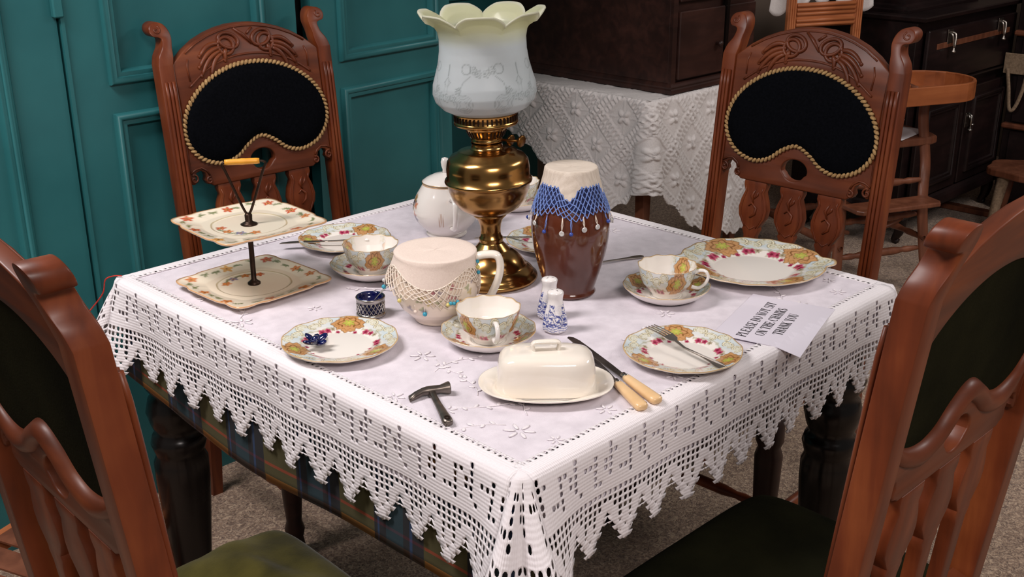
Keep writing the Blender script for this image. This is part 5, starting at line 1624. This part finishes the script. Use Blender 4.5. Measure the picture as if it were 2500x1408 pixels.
# red thread at the left corner of the cloth
rt_ = tag(obj('red_thread', tube(spline([(-0.452, 0.492, TZ+0.0045), (-0.462, 0.503, TZ+0.0040), (-0.472, 0.516, TZ-0.004), (-0.476, 0.524, TZ-0.03), (-0.490, 0.545, TZ-0.06), (-0.500, 0.556, TZ-0.075)], 6), 0.0012, 6), 'red_thread'), 'red thread trailing over the left corner of the tablecloth', 'thread')

# ------------------------------------------------------------------ side table with knitted lace cloth and dark chest
SX0, SX1, SY0, SY1, SZ = 1.515, 2.15, 0.865, 1.72, 0.735
st_ = thing('side_table', 'small brown side table hidden under the knitted white lace cloth', 'table', (0, 0, 0))
obj('table_top', box(((SX0+SX1)/2, (SY0+SY1)/2, SZ-0.015), (SX1-SX0-0.02, SY1-SY0-0.02, 0.024), 0.003), 'walnut_wood', st_, smooth=False)
for x, y in ((SX0+0.06, SY0+0.06), (SX1-0.06, SY0+0.06), (SX0+0.06, SY1-0.06), (SX1-0.06, SY1-0.06)):
    v, f = box((x, y, 0.355), (0.045, 0.045, 0.71), 0.003)
    obj('leg', ([((q[0]-x)*(0.65 if q[2] < 0.3 else 1)+x, (q[1]-y)*(0.65 if q[2] < 0.3 else 1)+y, q[2]) for q in v], f), 'walnut_wood', st_, smooth=False)
lc = thing('knitted_cloth', 'white knitted lace cloth with leaf diamonds draped over the side table', 'cloth', (0, 0, SZ))
def knit(u, w):
    """relief of the knitting: diamonds with four leaf flowers, ladder bands between them"""
    Pd = 0.205
    K = 1.7
    a, b_ = (u+w)/Pd, (u-w)/Pd
    fa, fb = a-math.floor(a)-0.5, b_-math.floor(b_)-0.5
    h = 0.0
    for q, o_ in ((fa, b_), (fb, a)):
        d = abs(q)
        if d > 0.27:
            if d > 0.47: h += 0.0022
            elif d > 0.36: h += 0.0030*(math.cos(2*PI*o_*9) > 0.1)
            elif d > 0.32: h += 0.0020
            else: h += 0.0009*math.cos(2*PI*d*45)
    if abs(fa) < 0.27 and abs(fb) < 0.27:
        x, y = (fa+fb)/2*Pd, (fa-fb)/2*Pd
        r = math.hypot(x, y); an = math.atan2(y, x)
        pet = 0.030*abs(math.cos(2*(an+PI/4)))**0.8
        if r < pet: h += 0.0052*math.sin(PI*min(1, r/max(pet, 1e-4)))
        h += 0.0012*(abs(x) < 0.0015 or abs(y) < 0.0015)
    return h*K
LA = SY1-SY0
def kdrop(s):
    """s: 0 at the far end of the left side, LA at the near corner, then along the front"""
    if s < LA:
        y = SY1-s
        d = [(1.72, 0.14), (1.40, 0.20), (1.30, 0.27), (1.15, 0.32), (1.0, 0.375), (0.93, 0.34), (0.865, 0.285)]
    else:
        y = -(s-LA)
        d = [(0.0, 0.285), (-0.06, 0.33), (-0.22, 0.455), (-0.45, 0.53), (-0.62, 0.52), (-0.86, 0.48)]
    for (a, p), (b_, q) in zip(d[:-1], d[1:]):
        if b_ <= y <= a: dd = p+(q-p)*(a-y)/(a-b_); break
    else: dd = d[-1][1]
    tri = abs(((s/0.066) % 1)-0.5)*2
    return dd + 0.014*tri
def kpoint(s, w):
    t = w
    q = 0.014
    dr = kdrop(s)
    wave = 0.016*math.sin(s*21+0.6)*min(1, t/0.3)+0.008*math.sin(s*47)*min(1, t/0.3)
    cd = s-LA
    fold = 0.035*min(1, t/0.25)*math.exp(-(cd/0.035)**2)
    h = knit(s+0.06, t+0.03)
    off = q*0.4+h+wave*0.5+0.06*t
    if abs(cd) < 0.03:
        a = (cd+0.03)/0.06
        n_ = Vector((-math.cos(a*PI/2), -math.sin(a*PI/2)))
        bx, by = SX0+0.03*(1-math.cos(PI/2*(1-a))) if False else SX0+0.03*(1-math.cos(a*PI/2)), SY0+0.03*(1-math.sin(a*PI/2))
    elif cd < 0: n_, bx, by = Vector((-1, 0)), SX0, SY1-s
    else: n_, bx, by = Vector((0, -1)), SX0+cd, SY0
    z = -q*(1-math.cos(min(t/q, PI/2))) if t < q*PI/2 else -(t-q*PI/2+q)
    e = q*math.sin(min(t/q, PI/2))-q
    return (bx+n_.x*(off+fold+e), by+n_.y*(off+fold+e), z+0.004)
nu, nv = 430, 110
v, f = [], []
LT = LA+SX1-SX0
for i in range(nu+1):
    s = LT*i/nu
    dr = kdrop(s)
    for j in range(nv+1): v.append(kpoint(s, dr*j/nv))
for i in range(nu):
    for j in range(nv):
        k = i*(nv+1)+j
        f.append((k, k+1, k+nv+2, k+nv+1))
o = obj('hanging_lace', (v, f), 'white_lace', lc)
md = o.modifiers.new('thickness', 'SOLIDIFY'); md.thickness = 0.002
v, f = [], []
for i in range(101):
    for j in range(101):
        x, y = SX0+0.002+(SX1-SX0-0.004)*i/100, SY0+0.002+(SY1-SY0-0.004)*j/100
        v.append((x, y, 0.0025+knit(x*1.0, y)*0.32))
for i in range(100):
    for j in range(100): k = i*101+j; f.append((k, k+101, k+102, k+1))
obj('flat_lace', (v, f), 'white_lace', lc)

# dark chest of drawers standing on it
bx_ = thing('dark_chest', 'large dark wooden chest with small drawers on the lace covered side table', 'chest', (0, 0, SZ+0.0065))
CX0, CX1, CY0, CY1, CH = 1.645, 2.115, 0.885, 1.60, 0.52
obj('body', box(((CX0+CX1)/2, (CY0+CY1)/2+0.006, 0.03+CH/2), (CX1-CX0, CY1-CY0-0.012, CH), 0.002), 'dark_wood', bx_, smooth=False)
def prism_frame(x0, x1, y0, y1, prof):
    v, f = [], []
    for d, z in prof: v += [(x0-d, y0-d, z), (x1+d, y0-d, z), (x1+d, y1+d, z), (x0-d, y1+d, z)]
    for i in range(len(prof)-1):
        for j in range(4): f.append((i*4+j, i*4+(j+1) % 4, (i+1)*4+(j+1) % 4, (i+1)*4+j))
    f += [(3, 2, 1, 0), tuple(len(v)-4+j for j in range(4))]
    return v, f
obj('plinth', prism_frame(CX0, CX1, CY0, CY1, [(0.014, 0.0), (0.014, 0.012), (0.010, 0.016), (0.011, 0.021), (0.004, 0.028), (0.0, 0.031)]), 'dark_wood', bx_, smooth=False)
obj('corner_post', box((CX0+0.012, CY0+0.006, 0.03+CH/2), (0.024, 0.012, CH-0.002)), 'dark_wood', bx_, smooth=False)
obj('top_board', box(((CX0+CX1)/2, (CY0+CY1)/2, 0.03+CH+0.012), (CX1-CX0+0.03, CY1-CY0+0.03, 0.024), 0.004), 'dark_wood', bx_, smooth=False)
for i, (a, b_) in enumerate(((0.028, 0.272), (0.292, 0.450))):
    for z0, z1 in ((0.040, 0.255), (0.285, 0.50)):
        dw = obj('drawer', box((CX0+(a+b_)/2, CY0-0.001, (z0+z1)/2), (b_-a, 0.014, z1-z0), 0.003), 'dark_wood', bx_, smooth=False)
        obj('knob', xf(lathe([(0.0, 0.0), (0.006, 0.0), (0.005, 0.008), (0.010, 0.013), (0.011, 0.018), (0.008, 0.023), (0.0, 0.025)], 16), (CX0+(a+b_)/2+(0.08 if i == 0 else 0), CY0-0.008, (z0+z1)/2-0.01), (PI/2, 0, 0)), 'dark_wood', dw)
obj('drawer_divider', box((CX0+0.282, CY0-0.004, 0.03+CH/2), (0.016, 0.016, CH-0.01)), 'ebony_wood', bx_, smooth=False)

# ------------------------------------------------------------------ bureau with drop handles, far right
BX0, BX1, BY0, BY1, BZ0, BZ1 = 2.82, 3.72, 0.62, 1.12, 0.13, 0.872
bu = thing('dark_bureau', 'dark mahogany cupboard with brass drop handles behind the high chair', 'cupboard', (0, 0, 0))
obj('carcass', box(((BX0+BX1)/2, (BY0+BY1)/2+0.01, (BZ0+BZ1)/2), (BX1-BX0, BY1-BY0-0.02, BZ1-BZ0), 0.002), 'mahogany', bu, smooth=False)
obj('top', xf(prism_frame(BX0, BX1, BY0, BY1, [(0.0, 0.0), (0.012, 0.006), (0.018, 0.008), (0.020, 0.020), (0.014, 0.024)]), (0, 0, BZ1)), 'mahogany', bu, smooth=False)
obj('base_moulding', xf(prism_frame(BX0, BX1, BY0, BY1, [(0.0, 0.05), (0.010, 0.042), (0.016, 0.03), (0.020, 0.012), (0.020, 0.0)]), (0, 0, BZ0-0.012)), 'mahogany', bu, smooth=False)
fp = obj('fall_front', box(((BX0+BX1)/2, BY0+0.002, 0.735), (0.80, 0.018, 0.21), 0.004), 'mahogany', bu, smooth=False)
obj('rail_strip', box(((BX0+BX1)/2, BY0-0.009, 0.775), (0.66, 0.004, 0.022), 0.001), 'walnut_wood', fp, smooth=False)
obj('bead_moulding', tube([(BX0+0.05, BY0-0.008, 0.622), (BX1-0.05, BY0-0.008, 0.622)], 0.006, 8), 'mahogany', fp)
for x in (BX0+0.22, BX1-0.22):
    hdl = obj('drop_handle', tube(spline([(x-0.012, BY0-0.012, 0.820), (x-0.014, BY0-0.026, 0.812), (x-0.008, BY0-0.030, 0.782), (x, BY0-0.030, 0.764), (x+0.008, BY0-0.030, 0.782), (x+0.014, BY0-0.026, 0.812), (x+0.012, BY0-0.012, 0.820)], 5), 0.0042, 8), 'steel', bu)
    obj('handle_plate', box((x, BY0-0.010, 0.805), (0.045, 0.004, 0.055), 0.0015), 'dark_steel', hdl, smooth=False)
    obj('handle_drop', xf(lathe([(0.0, 0.0), (0.009, 0.001), (0.010, 0.005), (0.004, 0.012), (0.003, 0.03), (0.0, 0.032)], 12), (x, BY0-0.030, 0.745)), 'steel', hdl)
for i, (a, b_) in enumerate(((0.05, 0.44), (0.46, 0.85))):
    dr = obj('door', box((BX0+(a+b_)/2, BY0+0.002, 0.375), (b_-a, 0.018, 0.40), 0.003), 'mahogany', bu, smooth=False)
    autosmooth(obj('door_moulding', ([(q[0]*1.0+BX0, q[1]+BY0-0.007, q[2]) for q in moulding(a+0.05, b_-0.05, 0.215, 0.535)[0]], moulding(0, 1, 0, 1)[1]), 'mahogany', dr), 50)
    if i == 1:
        x = BX0+a+0.02
        obj('escutcheon', box((x, BY0-0.009, 0.44), (0.040, 0.004, 0.06), 0.001), 'dark_steel', dr, smooth=False)
        obj('drop_pull', join(tube([(x-0.004, BY0-0.012, 0.47), (x-0.006, BY0-0.03, 0.46), (x-0.008, BY0-0.03, 0.405)], 0.004, 8), ball((x-0.008, BY0-0.03, 0.402), 0.011, 10, 6, (1, 1, 0.6)), tube([(x+0.006, BY0-0.012, 0.46), (x+0.016, BY0-0.024, 0.425)], 0.004, 8), ball((x+0.018, BY0-0.025, 0.42), 0.009, 10, 6, (1, 1, 0.6))), 'silver', dr)
for x, y in ((BX0+0.05, BY0+0.04), (BX1-0.05, BY0+0.04), (BX0+0.05, BY1-0.05), (BX1-0.05, BY1-0.05)):
    pth = spline([(x, y, 0.125), (x-0.004, y-0.022, 0.10), (x, y-0.018, 0.05), (x+0.002, y-0.002, 0.015), (x+0.002, y-0.018, 0.006)], 5)
    obj('cabriole_foot', tube(pth, [0.034-0.020*min(1, i/14) for i in range(len(pth))], 10), 'mahogany', bu)
cb_ = thing('dark_box', 'dark stepped wooden box standing on top of the mahogany cupboard', 'box', (0, 0, BZ1+0.0245))
obj('body', xf(prism_frame(BX0+0.06, BX1-0.25, BY0+0.10, BY1-0.06, [(0.012, 0.0), (0.012, 0.010), (0.002, 0.014), (0.0, 0.024), (-0.012, 0.030), (-0.014, 0.05), (-0.014, 0.26)])), 'mahogany', cb_, smooth=False)
obj('lid', box(((BX0+0.06+BX1-0.25)/2, (BY0+BY1+0.04)/2, 0.275), (BX1-BX0-0.30, BY1-BY0-0.15, 0.03), 0.006), 'mahogany', cb_, smooth=False)

# tall dark chest of drawers past the cupboard
tc_ = thing('tall_dresser', 'tall dark chest with projecting rails at the right edge behind the chair', 'chest', (0, 0, 0))
obj('carcass', box((3.85, 0.0, 0.62), (0.46, 1.17, 1.24), 0.003), 'mahogany', tc_, smooth=False)
for z in (0.765, 0.376, 1.12):
    obj('rail', box((3.607, 0.0, z), (0.040, 1.17, 0.022), 0.006), 'walnut_wood', tc_, smooth=False)
for z0, z1 in ((0.06, 0.355), (0.395, 0.745), (0.785, 1.10)):
    dw = obj('drawer', box((3.612, 0.0, (z0+z1)/2), (0.022, 1.10, z1-z0), 0.003), 'mahogany', tc_, smooth=False)
    for y in (-0.3, 0.3): obj('knob', xf(lathe([(0.0, 0.0), (0.008, 0.0), (0.007, 0.008), (0.014, 0.016), (0.012, 0.026), (0.0, 0.03)], 14), (3.601, y, (z0+z1)/2), (0, -PI/2, 0)), 'mahogany', dw)
bg_ = thing('canvas_strap', 'tan canvas strap hanging in a loop on the tall dark chest', 'strap', (3.575, 0.50, 0.0))
obj('strap_band', box((0.008, 0.02, 0.640), (0.006, 0.17, 0.085), 0.002), 'canvas_strap', bg_, smooth=False)
obj('strap_loop', tube(spline([(0, 0.085, 0.62), (-0.006, 0.066, 0.54), (-0.010, 0.05, 0.455), (-0.008, 0.03, 0.46), (-0.004, 0.01, 0.53), (0, 0.0, 0.62)], 6), 0.006, 6, flat=(0.5, 1.4)), 'canvas_strap', bg_)
sb = tag(obj('floor_board', box((3.49, 0.66, 0.012), (0.05, 0.26, 0.022), 0.003), 'walnut_wood', smooth=False), 'narrow pale wooden board lying on the carpet before the cupboard', 'board')
fs = thing('low_stool', 'low wooden stool with wavy seat edge at the right edge of the view', 'stool', (3.33, 0.33, 0.0), 0.2)
wv = [(0.0+0.14*math.cos(t)*(1+0.06*math.cos(6*t)), 0.17*math.sin(t)*(1+0.06*math.cos(6*t))) for t in [2*PI*k/48 for k in range(48)]]
obj('seat', xf(shape2d([wv], 0.03, 0.006), (0, 0, 0.265)), 'walnut_wood', fs, smooth=False)
for x, y in ((-0.07, -0.09), (0.07, -0.09), (-0.07, 0.09), (0.07, 0.09)):
    obj('leg', tube([(x, y, 0.252), (x*1.2, y*1.15, 0.13), (x*1.45, y*1.3, 0.0)], [0.024, 0.020, 0.014], 10), 'canvas_strap' if x < 0 else 'walnut_wood', fs)

# ------------------------------------------------------------------ child's high chair
hc = thing('high_chair', 'wooden high chair with reeded back rail and tray behind the right hand dining chair', 'high chair', (2.444, 0.803, 0), math.radians(-25))
for s in (1, -1):
    obj('back_stile', join(box((s*0.140, 0.02, 0.83), (0.034, 0.022, 0.64), 0.004), *[tube([(s*0.140+k, 0.008, 0.53), (s*0.140+k, 0.008, 1.14)], 0.0042, 8) for k in (-0.009, 0.0, 0.009)]), 'pine_wood', hc, smooth=False)
rl = obj('back_rail', box((0, 0.02, 0.925), (0.25, 0.016, 0.085), 0.004), 'pine_wood', hc, smooth=False)
obj('reeding', join(*[tube([(-0.122, 0.011, z), (0.122, 0.011, z)], 0.0065, 8) for z in (0.892, 0.907, 0.930, 0.945, 0.960)]), 'pine_wood', rl)
obj('top_rail', box((0, 0.02, 1.13), (0.25, 0.018, 0.07), 0.005), 'pine_wood', hc, smooth=False)
seat_o = [(-0.17, 0.03), (-0.18, -0.30), (-0.165, -0.345), (-0.13, -0.36), (0.22, -0.36), (0.255, -0.345), (0.27, -0.30), (0.25, 0.03)]
obj('seat', xf(shape2d([seat_o], 0.030, 0.008, 2), (0, 0, 0.525)), 'walnut_wood', hc, smooth=False)
fo = [(-0.17, -0.42), (-0.17, -0.50), (-0.155, -0.52), (0.155, -0.52), (0.17, -0.50), (0.17, -0.42)]
obj('footrest', xf(shape2d([fo], 0.016, 0.004), (0, 0, 0.345)), 'walnut_wood', hc, smooth=False)
for s in (1, -1):
    k_ = 0.045 if s > 0 else 0.0
    fl_ = spline([(s*0.155+k_, -0.33, 0.69), (s*0.150+k_, -0.335, 0.60), (s*0.160+k_, -0.36, 0.45), (s*0.160+k_*0.4, -0.40, 0.34), (s*0.170+k_*0.3, -0.42, 0.20), (s*0.195, -0.46, 0.0)], 6)
    obj('front_leg', tube(fl_, 0.017, 8, flat=(1.3, 0.7)), 'walnut_wood', hc)
    rl_ = spline([(s*0.150, 0.02, 0.52), (s*0.165, 0.06, 0.30), (s*0.19, 0.12, 0.0)], 6)
    obj('rear_leg', tube(rl_, 0.019, 8), 'walnut_wood', hc)
    obj('arm', tube(spline([(s*0.145, 0.02, 0.72), (s*0.165, -0.14, 0.715), (s*0.160, -0.33, 0.70)], 6), 0.014, 8), 'walnut_wood', hc)
    tps_ = [(0.008, -0.2), (0.012, -0.14), (0.009, -0.12), (0.014, -0.08), (0.014, 0.08), (0.009, 0.12), (0.012, 0.14), (0.008, 0.2)]
    obj('stretcher', xf(lathe(tps_, 12), (s*0.172, -0.17, 0.20), (PI/2, 0, 0), (1, 1, 1.35)), 'walnut_wood', hc)
    obj('brace', tube(spline([(s*0.165, -0.40, 0.33), (s*0.12, -0.35, 0.24), (s*0.06, -0.32, 0.21)], 6), 0.008, 8), 'walnut_wood', hc)
for y, z in ((-0.39, 0.40), (-0.42, 0.16), (-0.40, 0.28), (0.09, 0.18)):
    obj('stretcher', xf(lathe(tps_, 12), (0, y, z), (0, PI/2, 0), (1, 1, 0.82)), 'walnut_wood', hc)
# tray: flat bottom and bent rim
def tray_out(d):
    pts = [(-0.17+d, -0.24), (-0.17+d, -0.46+d)]
    for k in range(13):
        a = -PI/2+PI*k/12
        pts.append((0.20+(0.145-d)*math.cos(a), -0.345+(0.145-d)*math.sin(a)))
    pts = [(-0.17+d, -0.20-d), (-0.17+d, -0.49+d)]+pts[2:]
    return pts
tr_ = obj('tray', xf(shape2d([tray_out(0.004)], 0.010), (0, 0, 0.690)), 'tray_wood', hc, smooth=False)
obj('tray_rim', xf(shape2d([tray_out(0.0), tray_out(0.012)], 0.062, 0.003), (0, 0, 0.715)), 'tray_wood', tr_, smooth=False)
obj('tray_bar', box((0.02, -0.30, 0.708), (0.26, 0.022, 0.026), 0.006), 'tray_wood', tr_, smooth=False)
# white lace antimacassar over its back
am = thing('lace_antimacassar', 'white lace cloth draped over the back of the high chair', 'cloth', (2.444, 0.803, 0), math.radians(-25))
def am_pt(a, t):
    x = -0.215+0.43*a
    drop = 0.225+0.035*abs(math.sin(a*PI*5))-0.05*math.sin(PI*a)
    if t < 0.12: return (x, 0.005-0.004, 1.168-0.0) if False else (x, 0.03+0.02*math.cos(t/0.12*PI), 1.170+0.006*math.sin(t/0.12*PI))
    k = (t-0.12)/0.88
    return (x*(1+0.02*math.sin(7*k)), 0.040+0.008*math.sin(a*30), 1.168-k*drop)
v, f, _ = sheet(am_pt, 60, 20, 0, 1, 0, 1)
o = obj('lace_sheet', (v, f), 'white_lace', am)
md = o.modifiers.new('thickness', 'SOLIDIFY'); md.thickness = 0.002
# papers lying on the seat
pw = noise_mat('plain_paper', lin(226, 224, 228), lin(236, 234, 238), scale=5, rough=0.5)
M_ = Matrix.Rotation(math.radians(-25), 4, 'Z')
def hw_(x, y, z): p = M_ @ Vector((x, y, 0)); return (2.444+p.x, 0.803+p.y, z)
def sheet_obj(nm, cx, cy_, z, w, d, rz, bend, lab, tilt=0.0):
    v, f, _ = sheet(lambda a, b_: (a*w, b_*d, bend*(a*a)*0.5+tilt*(b_+0.5)), 8, 8, -0.5, 0.5, -0.5, 0.5)
    o = obj(nm, (v, f), 'plain_paper', loc=hw_(cx, cy_, z), rot=(0, 0, math.radians(-25)+rz))
    md = o.modifiers.new('thickness', 'SOLIDIFY'); md.thickness = 0.0008
    return tag(o, lab, 'paper')
sheet_obj('paper_sheet', 0.11, -0.22, 0.5425, 0.21, 0.25, 0.5, 0.004, 'white sheet of paper lying flat on the high chair seat')
sheet_obj('paper_sheet', 0.16, -0.12, 0.5480, 0.20, 0.12, 0.35, 0.02, 'sheet of paper propped up at the back of the high chair seat', 0.09)

# ------------------------------------------------------------------ reeded stand glimpsed through the left chair
rs = thing('reeded_stand', 'low reeded wooden stand on the floor seen through the left chair back', 'stand', (-0.63, 0.58, 0), 0.35)
for z in (0.235, 0.085):
    for y in (-0.11, 0.11):
        o = obj('rail', box((0, y, z), (0.36, 0.020, 0.038), 0.003), 'pine_wood', rs, smooth=False)
        obj('reeding', join(*[tube([(-0.17, y+(-0.011 if y < 0 else 0.011), z+k), (0.17, y+(-0.011 if y < 0 else 0.011), z+k)], 0.005, 8) for k in (-0.010, 0.010)]), 'pine_wood', o)
    for x in (-0.17, 0.17):
        obj('rail', box((x, 0, z), (0.020, 0.20, 0.038), 0.003), 'pine_wood', rs, smooth=False)
for x in (-0.17, 0.17):
    for y in (-0.11, 0.11):
        obj('post', lathe([(0.0, 0.0), (0.013, 0.0), (0.016, 0.03), (0.012, 0.06), (0.016, 0.09), (0.012, 0.16), (0.016, 0.24), (0.010, 0.27), (0.014, 0.285), (0.0, 0.30)], 14), 'walnut_wood', rs, loc=(x, y, 0))
for k in range(5):
    obj('shelf_slat', box((-0.13+0.065*k, 0, 0.253), (0.050, 0.20, 0.008), 0.002), 'walnut_wood', rs, smooth=False)
